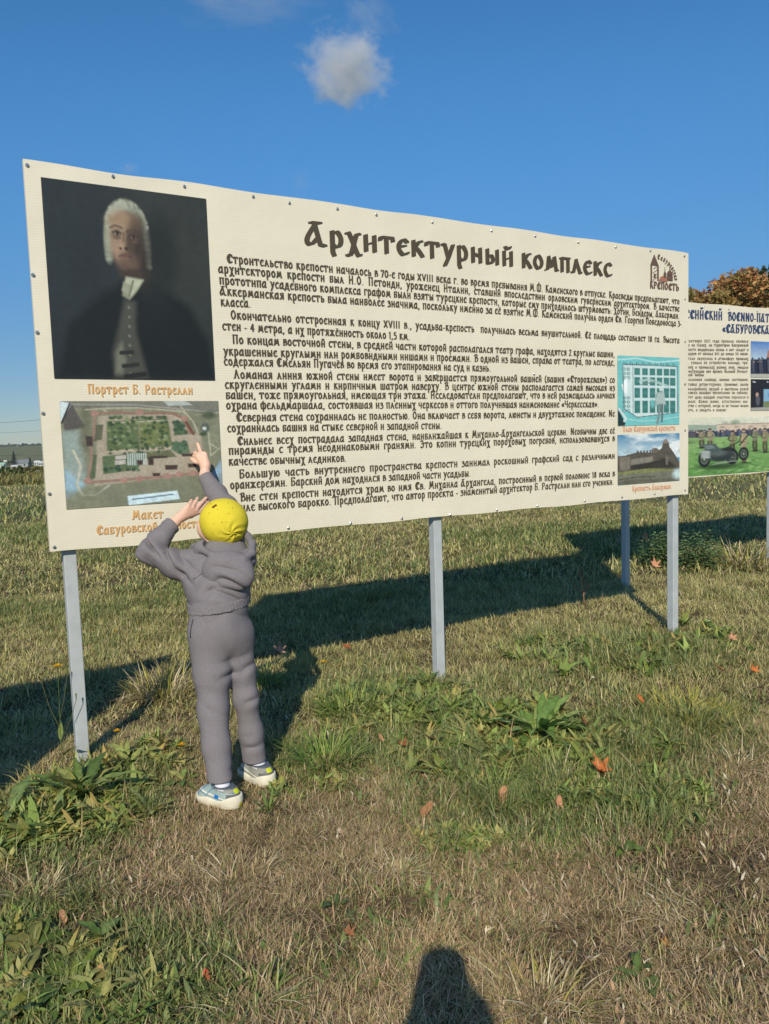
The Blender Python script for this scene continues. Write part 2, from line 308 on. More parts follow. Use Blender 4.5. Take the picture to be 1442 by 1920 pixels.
gl('р', .62, 's .14 1 .14 -.3 .2 -.5;c .14 .84 .34 1 .5 .62 .46 .2 .3 .02 .14 .16')
gl('с', .54, 'c .5 .84 .32 1 .12 .66 .12 .3 .3 .0 .5 .14')
gl('т', .66, 's .3 0 .3 1;s .02 .8 .06 1 .58 1 .6 .8')
gl('у', .64, 's .06 1 .18 .96 .32 .16;c .58 1 .5 .7 .34 .1 .16 -.44')
gl('ф', .8, 's .4 -.4 .4 1.3;c .38 .94 .16 .98 .08 .5 .18 .04 .38 .08;c .42 .94 .64 .98 .72 .5 .62 .04 .42 .08')
gl('х', .62, 'c .04 .98 .16 .94 .48 -.28 .6 -.3;c .58 .98 .44 .9 .2 -.3 .04 -.36')
gl('ц', .7, 's .14 1 .14 .02 .54 .02;s .52 1 .52 .02 .64 0 .64 -.26')
gl('ч', .62, 'c .1 1 .12 .62 .24 .44 .48 .52;s .5 1 .5 0')
gl('ш', .9, 's .14 1 .14 .02 .76 .02 .76 1;s .45 1 .45 .02')
gl('щ', .94, 's .14 1 .14 .02 .76 .02 .76 1;s .45 1 .45 .02;s .76 .02 .88 0 .88 -.26')
gl('ъ', .68, 's .02 .84 .04 1 .22 1 .22 .02;c .22 .54 .44 .58 .56 .3 .42 .04 .22 .03')
gl('ы', .8, 's .14 1 .14 .02;c .14 .54 .34 .58 .44 .3 .32 .04 .14 .03;s .66 0 .66 1')
gl('ь', .56, 's .14 1 .14 .02;c .14 .54 .36 .58 .48 .3 .34 .04 .14 .03')
gl('э', .56, 'c .06 .84 .24 1 .44 .66 .44 .3 .26 .0 .04 .16;s .42 .52 .16 .58')
gl('ю', .86, 's .14 0 .14 1;s .14 .5 .38 .5;c .56 .99 .4 .7 .38 .34 .56 .01 .74 .3 .74 .66 .56 .99')
gl('я', .64, 's .5 0 .5 1;c .48 .98 .2 .98 .16 .7 .48 .5;s .36 .5 .1 .0')
gl('А', .72, 's .2 1.0 .52 1.0;s .32 .98 .5 .06 .66 .02;c .34 .92 .1 .4 .06 .12 .2 .04 .42 .36')
gl('С', .66, 'c .6 .82 .4 1 .14 .7 .14 .28 .36 .0 .62 .18;s .4 .98 .3 .5 .4 .02;s .6 .9 .6 .7')
gl('Е', .64, 'c .6 .84 .36 1 .12 .66 .12 .3 .34 .0 .6 .16;s .14 .52 .46 .58;s .36 .96 .3 .04')
gl('Н', .7, 's .14 0 .14 1;s .56 0 .56 1;s .14 .98 .56 .04')
gl('Р', .6, 's .14 0 .14 1;c .14 .97 .38 1 .5 .76 .38 .5 .14 .46')
gl('В', .6, 's .18 0 .18 1;s .02 .86 .3 1;c .18 .98 .44 .98 .44 .7 .2 .54;c .2 .54 .54 .5 .52 .12 .16 .02')
gl('0', .6, 'c .3 1.2 .1 .9 .1 .3 .3 .0 .5 .3 .5 .9 .3 1.2'); gl('1', .36, 's .06 1.05 .2 1.2 .2 0'); gl('2', .56, 'c .08 1 .28 1.2 .46 .94 .1 .04;s .08 .03 .5 .03')
gl('3', .56, 'c .08 1.12 .3 1.2 .44 .94 .22 .66;c .22 .66 .5 .6 .48 .14 .28 -.02 .06 .08'); gl('4', .6, 's .38 0 .38 1.2 .06 .4 .54 .4'); gl('5', .54, 's .46 1.18 .14 1.18 .12 .7;c .12 .7 .4 .74 .48 .34 .3 .0 .06 .06')
gl('7', .54, 's .06 1.0 .06 1.18 .48 1.18 .2 0'); gl('8', .58, 'c .28 1.2 .12 .94 .28 .66 .48 .34 .28 .0 .08 .34 .28 .66 .46 .94 .28 1.2')
gl('X', .72, 's .06 1.2 .6 0;s .6 1.2 .06 0'); gl('V', .7, 's .06 1.2 .34 .02;s .62 1.2 .34 .02'); gl('I', .34, 's .16 0 .16 1.2')
gl('.', .3, 's .1 .04 .13 .06'); gl(',', .3, 's .14 .06 .08 -.2'); gl(':', .3, 's .1 .1 .13 .12;s .1 .7 .13 .72'); gl('-', .4, 's .06 .44 .32 .44'); gl('!', .3, 's .14 1.2 .14 .4;s .13 .04 .15 .06')
gl('(', .4, 'c .32 1.3 .12 .9 .12 .2 .32 -.2'); gl(')', .4, 'c .08 1.3 .28 .9 .28 .2 .08 -.2'); gl('«', .6, 's .28 .8 .08 .5 .28 .2;s .52 .8 .32 .5 .52 .2'); gl('»', .6, 's .08 .8 .28 .5 .08 .2;s .32 .8 .52 .5 .32 .2')
def glyph(ch):
    wd, st = GL[ch] if ch in GL else GL[ch.lower()]; cap = ch != ch.lower() and ch not in 'XVI'
    if not cap: return wd, st
    out = []
    for k, v in st:
        v = list(v)
        for i in range(0, len(v), 2): v[i] *= 1.22; v[i + 1] *= (1.4 if v[i + 1] > 0 else .15)
        out.append((k, v))
    return wd * 1.22, out
def crom(p):
    p = [np.array(q) for q in p]; q = [2 * p[0] - p[1]] + p + [2 * p[-1] - p[-2]]; o = []
    if np.allclose(p[0], p[-1]): q[0] = p[-2]; q[-1] = p[1]
    for i in range(1, len(q) - 2):
        for t in (0, .34, .67):
            a, b, c, d = q[i - 1:i + 3]; o.append(.5 * (2 * b + (c - a) * t + (2 * a - 5 * b + 4 * c - d) * t * t + (3 * b - a - 3 * c + d) * t ** 3))
    return o + [p[-1]]
def hull(pts):
    pts = sorted(pts)
    def half(ps):
        h = []
        for p in ps:
            while len(h) > 1 and (h[-1][0] - h[-2][0]) * (p[1] - h[-2][1]) - (h[-1][1] - h[-2][1]) * (p[0] - h[-2][0]) <= 1e-12: h.pop()
            h.append(p)
        return h[:-1]
    return half(pts) + half(pts[::-1])
class Print:
    """letters and figures as thin ink on a board face: face plane is local y = y0, outward is -y"""
    def __init__(s, y0): s.v = []; s.f = []; s.y0 = y0
    def poly(s, pts, dy=0.0):
        o = len(s.v); s.v += [(p[0], s.y0 - dy, p[1]) for p in pts]; s.f.append(tuple(range(o, o + len(pts))))
    def stroke(s, pts, nib, k):
        for i in range(len(pts) - 1):
            a, b = pts[i], pts[i + 1]
            h = hull([(a[0] + n[0], a[1] + n[1]) for n in nib] + [(b[0] + n[0], b[1] + n[1]) for n in nib]); k += 1
            s.poly(h, .00002 * (k % 24))
        return k
    def text(s, txt, p0, p1, xh, pen=(.27, .085, 18), nat=False, arc=None):
        p0 = np.array(p0); p1 = np.array(p1); Ln = np.linalg.norm(p1 - p0); e = (p1 - p0) / Ln; n = np.array([-e[1], e[0]])
        adv = [(.42 if c == ' ' else glyph(c)[0] + .1) for c in txt]; tot = sum(adv); sp = txt.count(' '); kx = Ln / (tot * xh); gap = 0
        kk = kx if sp == 0 else min(kx, 1.9); 
        if sp and kx > 1.25: kk = 1.0 + (kx - 1.0) * .86; gap = (Ln / xh - kk * tot) / sp
        if nat: kk = kx; gap = 0
        W, T, A = pen; A = math.radians(A); ca, sa = math.cos(A), math.sin(A); kw = min(1.25, max(.72, kk))
        nib = [((i * W / 2 * ca * kw - j * T / 2 * sa) * xh, (i * W / 2 * sa + j * T / 2 * ca) * xh) for i in (-1, 1) for j in (-1, 1)]
        x = 0; k = 0
        for c, a in zip(txt, adv):
            if c != ' ':
                for kind, v in glyph(c)[1]:
                    pts = [np.array(q) for q in zip(v[::2], v[1::2])]
                    if kind == 'c': pts = crom(pts)
                    if arc:
                        cx, cz, Rx, Rz, t0, t1 = arc; t = t0 + (t1 - t0) * (x + a / 2) / tot; ct, st = math.cos(t), math.sin(t)
                        pts = [np.array((cx + ct * (Rx + q[1] * xh) + st * (q[0] - a / 2) * xh * 1.1, cz + st * (Rz + q[1] * xh) - ct * (q[0] - a / 2) * xh * 1.1)) for q in pts]
                    else: pts = [p0 + e * ((x + q[0]) * kk * xh) + n * (q[1] * xh) + 0 for q in pts]; 
                    k = s.stroke(pts, nib, k)
            x += a + (gap / kk if c == ' ' else 0)
    def obj(s, name, mat, parent):
        me = bpy.data.meshes.new(name); me.from_pydata([tuple(map(float, p)) for p in s.v], [], s.f); me.update(); return link(name, me, mat, parent)
# ------------------------------------------------------------------ printed pictures: a grid of coloured ink points
class Pic:
    def __init__(s, w, h, bgc):
        s.w, s.h = w, h; s.S, s.T = np.meshgrid(np.linspace(0, 1, w), np.linspace(0, 1, h)); s.asp = w / h
        s.c = np.ones((h, w, 3)) * np.array(srgb(*bgc))
    def mix(s, m, col, a=1.0): m = np.clip(m * a, 0, 1)[..., None]; s.c = s.c * (1 - m) + np.array(srgb(*col)) * m
    def ell(s, x, y, rx, ry, col, soft=.15, rot=0, a=1.0):
        dx = (s.S - x); dy = (s.T - y); c, n = math.cos(rot), math.sin(rot); u = (c * dx + n * dy) / rx; v = (-n * dx + c * dy) / ry
        s.mix(sstep(1 + soft, 1 - soft, np.hypot(u, v)), col, a)
    def poly(s, pts, col, a=1.0, soft=.012):
        ins = np.zeros_like(s.S, bool); d = np.full_like(s.S, 9.); n = len(pts)
        for i in range(n):
            x0, y0 = pts[i]; x1, y1 = pts[(i + 1) % n]
            cr = ((y0 > s.T) != (y1 > s.T)) & (s.S < (x1 - x0) * (s.T - y0) / ((y1 - y0) or 1e-9) + x0); ins ^= cr
            ex, ey = x1 - x0, y1 - y0; t = np.clip(((s.S - x0) * ex + (s.T - y0) * ey) / (ex * ex + ey * ey + 1e-12), 0, 1); d = np.minimum(d, np.hypot(s.S - x0 - t * ex, s.T - y0 - t * ey))
        sd = np.where(ins, d, -d); s.mix(sstep(-soft / 2, soft / 2, sd), col, a)
    def line(s, pts, wd, col, a=1.0):
        d = np.full_like(s.S, 9.)
        for (x0, y0), (x1, y1) in zip(pts[:-1], pts[1:]):
            ex, ey = (x1 - x0), (y1 - y0); t = np.clip(((s.S - x0) * ex + (s.T - y0) * ey) / (ex * ex + ey * ey + 1e-12), 0, 1); d = np.minimum(d, np.hypot(s.S - x0 - t * ex, (s.T - y0 - t * ey) / 1.0))
        s.mix(sstep(wd * .75, wd * .35, d), col, a)
    def grain(s, sc, amt, seed=1, where=None):
        n = fbm(s.S * sc * s.asp, s.T * sc, seed, 4) - .5; n = n if where is None else n * where
        s.c = np.clip(s.c * (1 + 2 * amt * n[..., None]), 0, 1)
    def grad(s, y0, c0, y1, c1, x0=0, x1=1):
        t = np.clip((s.T - y0) / (y1 - y0), 0, 1)[..., None]; m = ((s.T >= y0) & (s.T <= y1) & (s.S >= x0) & (s.S <= x1))[..., None]
        s.c = np.where(m, np.array(srgb(*c0)) * (1 - t) + np.array(srgb(*c1)) * t, s.c)
    def obj(s, name, u0, u1, v0, v1, y, mat, parent, gain=1.0):
        lum = s.c @ np.array([.3, .59, .11]); s.c = s.c * .8 + .2 * lum[..., None]
        co = np.stack([u0 + s.S * (u1 - u0), np.full_like(s.S, y), v1 - s.T * (v1 - v0)], -1).reshape(-1, 3)
        i = np.arange(s.w * s.h).reshape(s.h, s.w); q = np.stack([i[:-1, :-1], i[1:, :-1], i[1:, 1:], i[:-1, 1:]], -1).reshape(-1, 4)
        return link(name, mesh_np(name, co, q, None, s.c.reshape(-1, 3) * gain), mat, parent)
def pic_portrait():
    p = Pic(190, 230, (40, 47, 47)); p.ell(.75, .3, .5, .5, (55, 61, 56), .9); p.ell(.05, .5, .4, .7, (42, 51, 56), .8)
    p.poly([(.02, 1), (.1, .72), (.3, .56), (.45, .47), (.62, .47), (.86, .6), (.97, .8), (1, 1)], (27, 33, 34), .95, .08)
    p.ell(.66, .36, .13, .24, (36, 42, 40), .5, .1, .8)
    sx, sy = .71, .90; X = lambda x: .478 + (x - .5) * sx; Y = lambda y: .255 + (y - .28) * sy
    e = lambda x, y, a, b, c, soft=.15, rot=0, al=1.0: p.ell(X(x), Y(y), a * sx, b * sy, c, soft, rot, al)
    l = lambda q, w, c, al=1.0: p.line([(X(x), Y(y)) for x, y in q], w, c, al)
    wig = (158, 164, 142); r = random.Random(4)
    e(.50, .205, .172, .14, wig, .12, .08); e(.348, .29, .045, .13, (140, 148, 126), .3, .06); e(.34, .39, .032, .045, (112, 120, 104), .5); e(.655, .27, .042, .13, (92, 98, 84), .4, -.12); e(.668, .39, .03, .06, (70, 76, 68), .6)
    for k in range(70):
        a = r.uniform(-.2, 3.35); q = r.uniform(.84, 1.02); x, y = .50 + .172 * q * math.cos(a), .215 - .143 * q * math.sin(a); e(x, y, .018, .009, r.choice([(178, 184, 160), (134, 140, 120), (166, 172, 150)]), .6, a, .6)
    for k in range(8): e(.645 + .005 * k, .20 + .034 * k, .024, .016, (140, 146, 126) if k < 5 else (112, 118, 102), .6, .3, .8); e(.35 - .002 * k, .23 + .026 * k, .024, .013, (168, 176, 152), .6, -.2, .6)
    e(.50, .30, .135, .175, (126, 104, 82), .12, -.05); e(.44, .25, .085, .10, (178, 152, 118), .8); e(.42, .34, .06, .07, (160, 132, 104), .8); e(.60, .33, .085, .19, (62, 52, 46), .75, -.06, .92); e(.50, .43, .085, .055, (104, 82, 66), .7); e(.48, .185, .12, .04, (160, 130, 98), .7); e(.585, .20, .06, .05, (88, 72, 58), .8, 0, .8)
    for x, y, k in ((.415, .262, 1), (.555, .276, .75)):
        l([(x - .055, y - .030), (x - .01, y - .046), (x + .05, y - .034)], .012, (84, 68, 54), .7 * k); e(x, y, .045, .026, (92, 72, 58), .7, 0, .8); e(x, y - .002, .026, .010, (158, 142, 124), .6, 0, .6 * k); e(x + .005, y - .001, .011, .011, (38, 32, 30), .5); l([(x - .035, y - .004), (x, y - .014), (x + .035, y - .003)], .008, (58, 46, 40), .8); e(x, y + .026, .035, .009, (112, 86, 70), .7, 0, .7)
    l([(.475, .255), (.465, .31), (.448, .338)], .012, (120, 92, 70), .8); e(.455, .333, .02, .02, (172, 138, 108), .7); e(.44, .346, .012, .008, (84, 62, 50), .6); e(.49, .344, .018, .010, (64, 50, 44), .6); e(.512, .31, .03, .07, (74, 58, 50), .8, 0, .7)
    l([(.425, .392), (.455, .386), (.48, .389), (.525, .392)], .009, (88, 62, 54), .8); e(.472, .401, .040, .010, (130, 98, 82), .6); e(.472, .380, .035, .007, (118, 84, 70), .7); e(.475, .424, .035, .012, (126, 98, 78), .7, 0, .6)
    p.ell(.5, .447, .075, .03, (70, 58, 48), .5); p.poly([(.46, .46), (.565, .47), (.52, .53), (.475, .575), (.43, .53)], (176, 182, 150), 1, .02); p.poly([(.44, .49), (.5, .5), (.47, .58), (.43, .56)], (140, 146, 118), .9, .02); p.line([(.50, .48), (.47, .56)], .012, (120, 124, 98))
    p.poly([(.44, .58), (.51, .59), (.50, .75), (.56, .99), (.36, .99), (.35, .86), (.40, .72)], (78, 80, 70), .9, .05); p.poly([(.37, .86), (.41, .8), (.43, .9), (.40, .97), (.36, .97)], (120, 124, 104), .8, .04)
    for k in range(8): p.ell(.465 - .002 * k, .62 + .05 * k, .008, .007, (118, 118, 98), .6)
    p.line([(.40, .86), (.47, .855)], .02, (46, 48, 44)); p.line([(.41, .93), (.5, .92)], .02, (46, 48, 44)); p.line([(.42, .985), (.54, .97)], .024, (40, 42, 40))
    p.grain(40, .14, 5); p.grain(6, .1, 8); return p
def pic_model():
    p = Pic(230, 160, (128, 132, 104)); r = random.Random(5); p.grain(5, .2, 3)
    p.poly([(0, 0), (1, 0), (1, .1), (0, .06)], (120, 122, 108)); p.line([(0, .03), (.45, .035), (1, .12)], .012, (150, 150, 138)); p.poly([(.63, 0), (.78, 0), (.82, .04), (.66, .045)], (172, 182, 176))
    p.poly([(0, 0), (.07, .02), (.01, .19), (0, .2)], (206, 222, 226)); p.poly([(.07, .02), (.14, .24), (.02, .28), (.01, .18)], (92, 88, 84)); p.line([(.06, .02), (.005, .2)], .01, (40, 44, 44)); p.poly([(.0, .28), (.1, .27), (.13, .72), (.05, .9), (.0, .8)], (148, 170, 164), .8, .06); p.poly([(0, .62), (.12, .78), (.05, .86), (0, .9)], (142, 186, 210), .8, .04)
    p.poly([(.9, .8), (1, .6), (1, .95), (.96, .95)], (142, 184, 214), .9, .03); p.poly([(.13, .05), (.18, .04), (.15, .5), (.1, .4)], (96, 96, 76), .6, .05)
    p.line([(.15, .08), (.26, .07), (.45, .065), (.62, .085), (.76, .105), (.82, .2), (.85, .32)], .013, (172, 168, 138)); p.line([(.25, .075), (.28, .11)], .012, (172, 168, 138)); p.line([(.06, .45), (.1, .6), (.07, .78), (.1, .88), (.18, .88), (.26, .8)], .014, (190, 190, 166)); p.line([(.74, .05), (.8, .16)], .009, (168, 164, 130)); p.line([(.84, .14), (1, .12)], .009, (160, 160, 126)); p.line([(.92, .3), (.93, .55), (1, .47)], .009, (172, 170, 140)); p.line([(.92, .42), (1, .5)], .007, (170, 170, 140))
    p.poly([(.22, .14), (.67, .125), (.745, .17), (.80, .31), (.87, .33), (.885, .73), (.5, .76), (.17, .8), (.2, .45)], (170, 158, 134), 1, .02)
    p.poly([(.27, .19), (.655, .17), (.675, .44), (.26, .47)], (92, 112, 66), 1, .015); p.poly([(.46, .2), (.64, .19), (.66, .43), (.47, .44)], (112, 124, 64), .8, .02); p.poly([(.69, .19), (.74, .2), (.785, .33), (.69, .34)], (84, 104, 66)); p.poly([(.19, .22), (.25, .22), (.235, .36), (.18, .38)], (96, 100, 74)); p.poly([(.23, .52), (.5, .49), (.50, .54), (.44, .66), (.23, .69)], (92, 112, 72)); p.poly([(.5, .49), (.66, .48), (.7, .55), (.5, .56)], (102, 106, 72)); p.poly([(.69, .41), (.775, .39), (.79, .52), (.72, .53), (.66, .47)], (90, 118, 84)); p.poly([(.165, .5), (.2, .5), (.18, .72), (.145, .74)], (84, 104, 72)); p.line([(.27, .48), (.66, .46)], .016, (186, 174, 150)); p.line([(.465, .15), (.47, .46)], .012, (120, 122, 90)); p.line([(.3, .205), (.66, .19)], .012, (180, 170, 146))
    for k in range(150):
        x = .28 + .37 * r.random(); y = .15 + .31 * r.random()
        if k % 3 == 0: y = r.choice([.155, .2, .455, .49]) + .01 * r.random()
        p.ell(x, y, .010 + .005 * r.random(), .014, r.choice([(58, 84, 52), (70, 96, 52), (52, 76, 58), (128, 142, 96)]), .5, 0, .9)
    for k in range(60):
        x, y = r.choice([(.24 + .22 * r.random(), .53 + .14 * r.random()), (.69 + .09 * r.random(), .2 + .12 * r.random()), (.68 + .09 * r.random(), .40 + .11 * r.random())]); p.ell(x, y, .012, .016, r.choice([(58, 92, 64), (52, 80, 62), (80, 116, 84)]), .5, 0, .9)
    for k in range(9): p.poly([(.385 + .014 * k, .5), (.392 + .014 * k, .5), (.39 + .014 * k, .615), (.382 + .014 * k, .615)], (190, 206, 204), .9, .006)
    p.poly([(.31, .52), (.375, .515), (.375, .55), (.31, .555)], (186, 180, 172)); p.poly([(.305, .565), (.37, .56), (.37, .6), (.305, .605)], (186, 180, 172))
    wall = (152, 120, 102)
    p.line([(.2, .12), (.35, .105), (.47, .12), (.6, .115), (.7, .125), (.765, .18), (.80, .32)], .022, (148, 112, 92)); p.line([(.2, .13), (.19, .3), (.17, .4), (.165, .55), (.135, .74)], .014, wall); p.line([(.135, .76), (.28, .755), (.5, .745), (.7, .735), (.88, .71)], .024, wall); p.line([(.77, .2), (.82, .33)], .018, (120, 76, 58))
    for x, y in ((.2, .115), (.475, .105), (.765, .175), (.135, .745), (.355, .755), (.45, .75), (.555, .735), (.63, .735), (.71, .725), (.8, .72)): p.ell(x, y, .024, .028, (170, 128, 112), .35)
    for x, y, a, b in ((.53, .58, .022, .05), (.66, .65, .05, .03), (.8, .64, .035, .025), (.16, .37, .025, .06), (.585, .545, .07, .016), (.78, .535, .06, .018), (.46, .59, .024, .03), (.56, .715, .03, .02)): p.poly([(x - a / 1.2, y - b / 1.3), (x + a / 1.2, y - b / 1.5), (x + a / 1.3, y + b / 1.2), (x - a / 1.3, y + b / 1.2)], (72, 60, 54), 1, .01)
    p.ell(.9, .27, .03, .05, (84, 98, 88), .4); p.ell(.895, .275, .014, .018, (200, 206, 198), .4); p.ell(.93, .14, .05, .04, (78, 92, 70), .6); p.ell(.885, .33, .025, .02, (66, 84, 62), .5)
    p.poly([(0, .84), (.25, .82), (.5, .8), (1, .75), (1, 1), (0, 1)], (122, 128, 102), .7, .08)
    p.poly([(.37, .91), (.69, .885), (.705, .97), (.375, 1.0)], (196, 226, 234), 1, .008); p.line([(.40, .945), (.66, .92)], .011, (88, 118, 140)); p.grain(70, .22, 9); p.grain(22, .16, 12); return p
def pic_plan():
    p = Pic(110, 120, (96, 196, 196)); p.grain(8, .12, 4); p.line([(0, .06), (.3, .03), (.6, .08), (1, .04)], .02, (170, 224, 222)); p.line([(.1, .9), (.4, .94), (.7, .92), (1, .88)], .014, (150, 216, 214))
    p.poly([(.08, .12), (.95, .13), (.97, .82), (.3, .88), (.1, .74)], (198, 226, 224), 1, .02)
    xs = [.26, .385, .505, .62, .735, .84]; ys = [(.17, .27), (.30, .42), (.455, .60), (.64, .82)]
    for i, x in enumerate(xs):
        for j, (a, b) in enumerate(ys): p.poly([(x, a), (x + .09, a), (x + .09, b), (x, b)], (44, 124, 116), 1, .012); p.ell(x + .045, (a + b) / 2, .03, .03, (70, 146, 138), .6, 0, .6)
    for y in (.19, .25, .31, .6, .66, .72, .78):
        for x in (.1, .165): p.ell(x, y, .026, .022, (70, 140, 134), .4); p.ell(x, y, .012, .01, (190, 220, 218), .4)
    p.poly([(.06, .42), (.15, .3), (.15, .55), (.09, .52)], (236, 246, 244)); p.line([(.24, .16), (.24, .84)], .01, (90, 120, 122))
    for k in range(26): p.line([(.1 + .033 * k, .085 + .02 * (k % 3)), (.1 + .033 * k, .13)], .014, (74, 104, 106), .8)
    p.line([(.08, .12), (.96, .13), (.97, .82), (.3, .88), (.1, .76), (.08, .12)], .012, (92, 120, 122))
    p.line([(.35, .36), (.48, .33), (.62, .37), (.82, .43)], .035, (170, 206, 202), .8); p.line([(.36, .41), (.5, .38), (.6, .36)], .012, (110, 140, 140)); p.ell(.685, .47, .026, .032, (200, 214, 208), .3)
    p.poly([(.63, .52), (.74, .51), (.77, .7), (.62, .7)], (168, 190, 186), 1, .02); p.line([(.67, .7), (.655, .86), (.63, .97)], .035, (120, 142, 140)); p.line([(.71, .7), (.71, .86), (.7, .95)], .03, (92, 116, 116)); p.line([(.61, .55), (.6, .72)], .025, (150, 176, 172)); p.ell(.55, .68, .03, .06, (90, 190, 190), .5)
    p.poly([(0, .74), (.12, .97), (.1, 1), (0, 1)], (34, 60, 62)); p.line([(.02, .76), (.13, .9), (.1, .93)], .03, (200, 220, 218)); p.grain(30, .1, 6); return p
def pic_castle():
    p = Pic(170, 150, (70, 150, 190)); p.grad(0, (52, 136, 182), .5, (196, 222, 224)); n = fbm(p.S * 3 + 1, p.T * 5, 12); p.mix(sstep(.45, .7, n + .25 * (p.S - .4)) * (p.T < .55), (232, 240, 236), .9)
    p.poly([(0, .42), (.1, .42), (.3, .36), (.6, .38), (.7, .3), (.72, .2), (.77, .13), (.82, .2), (.83, .28), (.9, .4), (1, .62), (1, .75), (0, .78)], (92, 86, 74), 1, .012)
    for k in range(9): x = .3 + .05 * k; p.poly([(x, .33), (x + .028, .33), (x + .028, .38), (x, .38)], (92, 86, 74))
    p.ell(.59, .34, .06, .05, (112, 104, 92), .1); p.poly([(.03, .44), (.19, .44), (.19, .7), (.03, .72)], (126, 118, 102)); p.poly([(.2, .5), (.55, .46), (.56, .58), (.2, .62)], (138, 132, 116), .9, .03); p.poly([(.2, .62), (.6, .56), (.75, .5), (.95, .7), (.2, .72)], (56, 54, 46), .9, .04); p.poly([(.7, .2), (.77, .1), (.83, .2)], (140, 128, 112)); p.poly([(.76, .42), (.81, .5), (.8, .66), (.77, .64)], (120, 112, 98), .9, .03)
    p.poly([(0, .74), (.5, .70), (1, .76), (1, .8), (0, .82)], (128, 132, 72), 1, .02); p.poly([(0, .8), (1, .78), (1, 1), (0, 1)], (116, 118, 100), 1, .02); p.poly([(0, .93), (.4, .9), (1, .96), (1, 1), (0, 1)], (92, 92, 74), .8, .05); p.line([(0, .9), (.3, .86), (.6, .88)], .02, (84, 84, 62)); p.ell(.97, .86, .08, .1, (186, 214, 214), .6); p.grain(44, .34, 7, p.T > .3); p.grain(14, .25, 8, p.T > .33); return p
def pic_field():
    p = Pic(420, 150, (104, 166, 72)); p.grad(0, (216, 217, 190), .26, (206, 208, 186)); r = random.Random(9); X_ = lambda x: .312 + (x - .405) * .62
    for x, w_, h_ in ((.12, .03, .14), (.38, .025, .12), (.345, .03, .16), (.5, .03, .09), (.72, .05, .14), (.9, .04, .1)):
        for k in range(7): p.ell(x + w_ * r.uniform(-.7, .7), .2 + .4 * h_ * r.uniform(-1, .6), w_ * .45, h_ * .45, (138 + r.randint(-14, 14), 158 + r.randint(-14, 10), 132), .6, 0, .8)
    p.poly([(0, .15), (.08, .13), (.2, .12), (.30, .14), (.30, .25), (0, .25)], (150, 170, 150)); p.poly([(.30, .13), (1, .12), (1, .25), (.30, .25)], (208, 188, 162)); p.line([(.30, .13), (1, .12)], .014, (168, 150, 132))
    for k in range(14): p.poly([(.31 + .05 * k, .16), (.325 + .05 * k, .16), (.325 + .05 * k, .2), (.31 + .05 * k, .2)], (150, 138, 124), .7)
    p.poly([(0, .24), (1, .23), (1, .34), (0, .35)], (62, 80, 114), .9, .02)
    for k in range(420): x = r.random(); y = .22 + .05 * r.random(); c = r.choice([(40, 58, 100), (84, 98, 124), (60, 64, 80), (34, 46, 78), (96, 84, 84)]); p.line([(x, y + .02), (x, y + .09)], .006, c, .9); p.ell(x, y, .0028, .012, r.choice([(196, 168, 146), (70, 56, 48), (50, 60, 84)]), .4)
    p.grad(.345, (128, 172, 92), 1, (84, 148, 54))
    for k in range(900): y = .36 + .64 * r.random() ** .8; x = r.random(); s_ = .3 + y; p.ell(x, y, .006 * s_, .014 * s_, r.choice([(150, 190, 104), (70, 124, 50), (98, 160, 66), (60, 104, 48), (126, 176, 84)]), .6, r.uniform(-.5, .5), .6)
    p.ell(.1, .41, .10, .03, (82, 100, 66), .8); p.ell(.16, .43, .05, .02, (70, 80, 60), .7)
    def man(x, y, h, c, gun=0):
        x = X_(x); d = tuple(int(v * .62) for v in c); l_ = tuple(min(255, int(v * 1.15)) for v in c); w_ = .0095
        p.ell(x + .004, y + h, .02, .016, (56, 88, 44), .7, 0, .8)
        for s_, o in ((-1, .004), (1, .0)): p.line([(x + s_ * w_ * .45, y + h * .48), (x + s_ * w_ * .6, y + h * .78), (x + s_ * w_ * .55 + o, y + h)], .0075, d); p.ell(x + s_ * w_ * .6 + o, y + h, .005, .012, (40, 38, 32), .4)
        p.poly([(x - w_, y + h * .16), (x + w_, y + h * .16), (x + w_ * .8, y + h * .42), (x + w_ * 1.05, y + h * .56), (x - w_ * 1.05, y + h * .56), (x - w_ * .8, y + h * .42)], c, 1, .006); p.poly([(x - w_, y + h * .16), (x - w_ * .2, y + h * .16), (x - w_ * .3, y + h * .54), (x - w_ * .9, y + h * .54)], l_, .7, .006); p.line([(x - w_, y + h * .40), (x + w_, y + h * .40)], .006, (58, 48, 38), .9)
        p.line([(x - w_, y + h * .2), (x - w_ * 1.5, y + h * .36), (x - w_ * .4, y + h * .44)], .0055, d); p.line([(x + w_, y + h * .2), (x + w_ * 1.6, y + h * .36), (x + w_ * .6, y + h * .46)], .0055, c)
        p.ell(x, y + h * .085, .0052, .030, (186, 150, 122), .3); p.ell(x, y + h * .045, .0062, .020, d, .3)
        if gun: p.line([(x - .016, y + h * .5), (x + .016, y + h * .2)], .005, (52, 42, 34))
    for a in ((.30, .22, .30, (132, 132, 98)), (.345, .19, .38, (150, 142, 110)), (.47, .24, .44, (126, 120, 84)), (.535, .20, .62, (160, 146, 108), 1), (.60, .20, .42, (120, 122, 92)), (.66, .21, .44, (140, 130, 96)), (.8, .22, .5, (130, 124, 92)), (.88, .2, .5, (110, 112, 84)), (1.0, .21, .46, (140, 134, 100)), (1.12, .2, .5, (120, 118, 88)), (1.3, .22, .48, (136, 128, 94))): man(*a)
    e = lambda x, y, a, b, *q: p.ell(X_(x), y, a * .62, b, *q); g = lambda q, *t: p.poly([(X_(x), y) for x, y in q], *t); l = lambda q, *t: p.line([(X_(x), y) for x, y in q], *t)
    e(.4, .86, .12, .05, (52, 82, 42), .7)
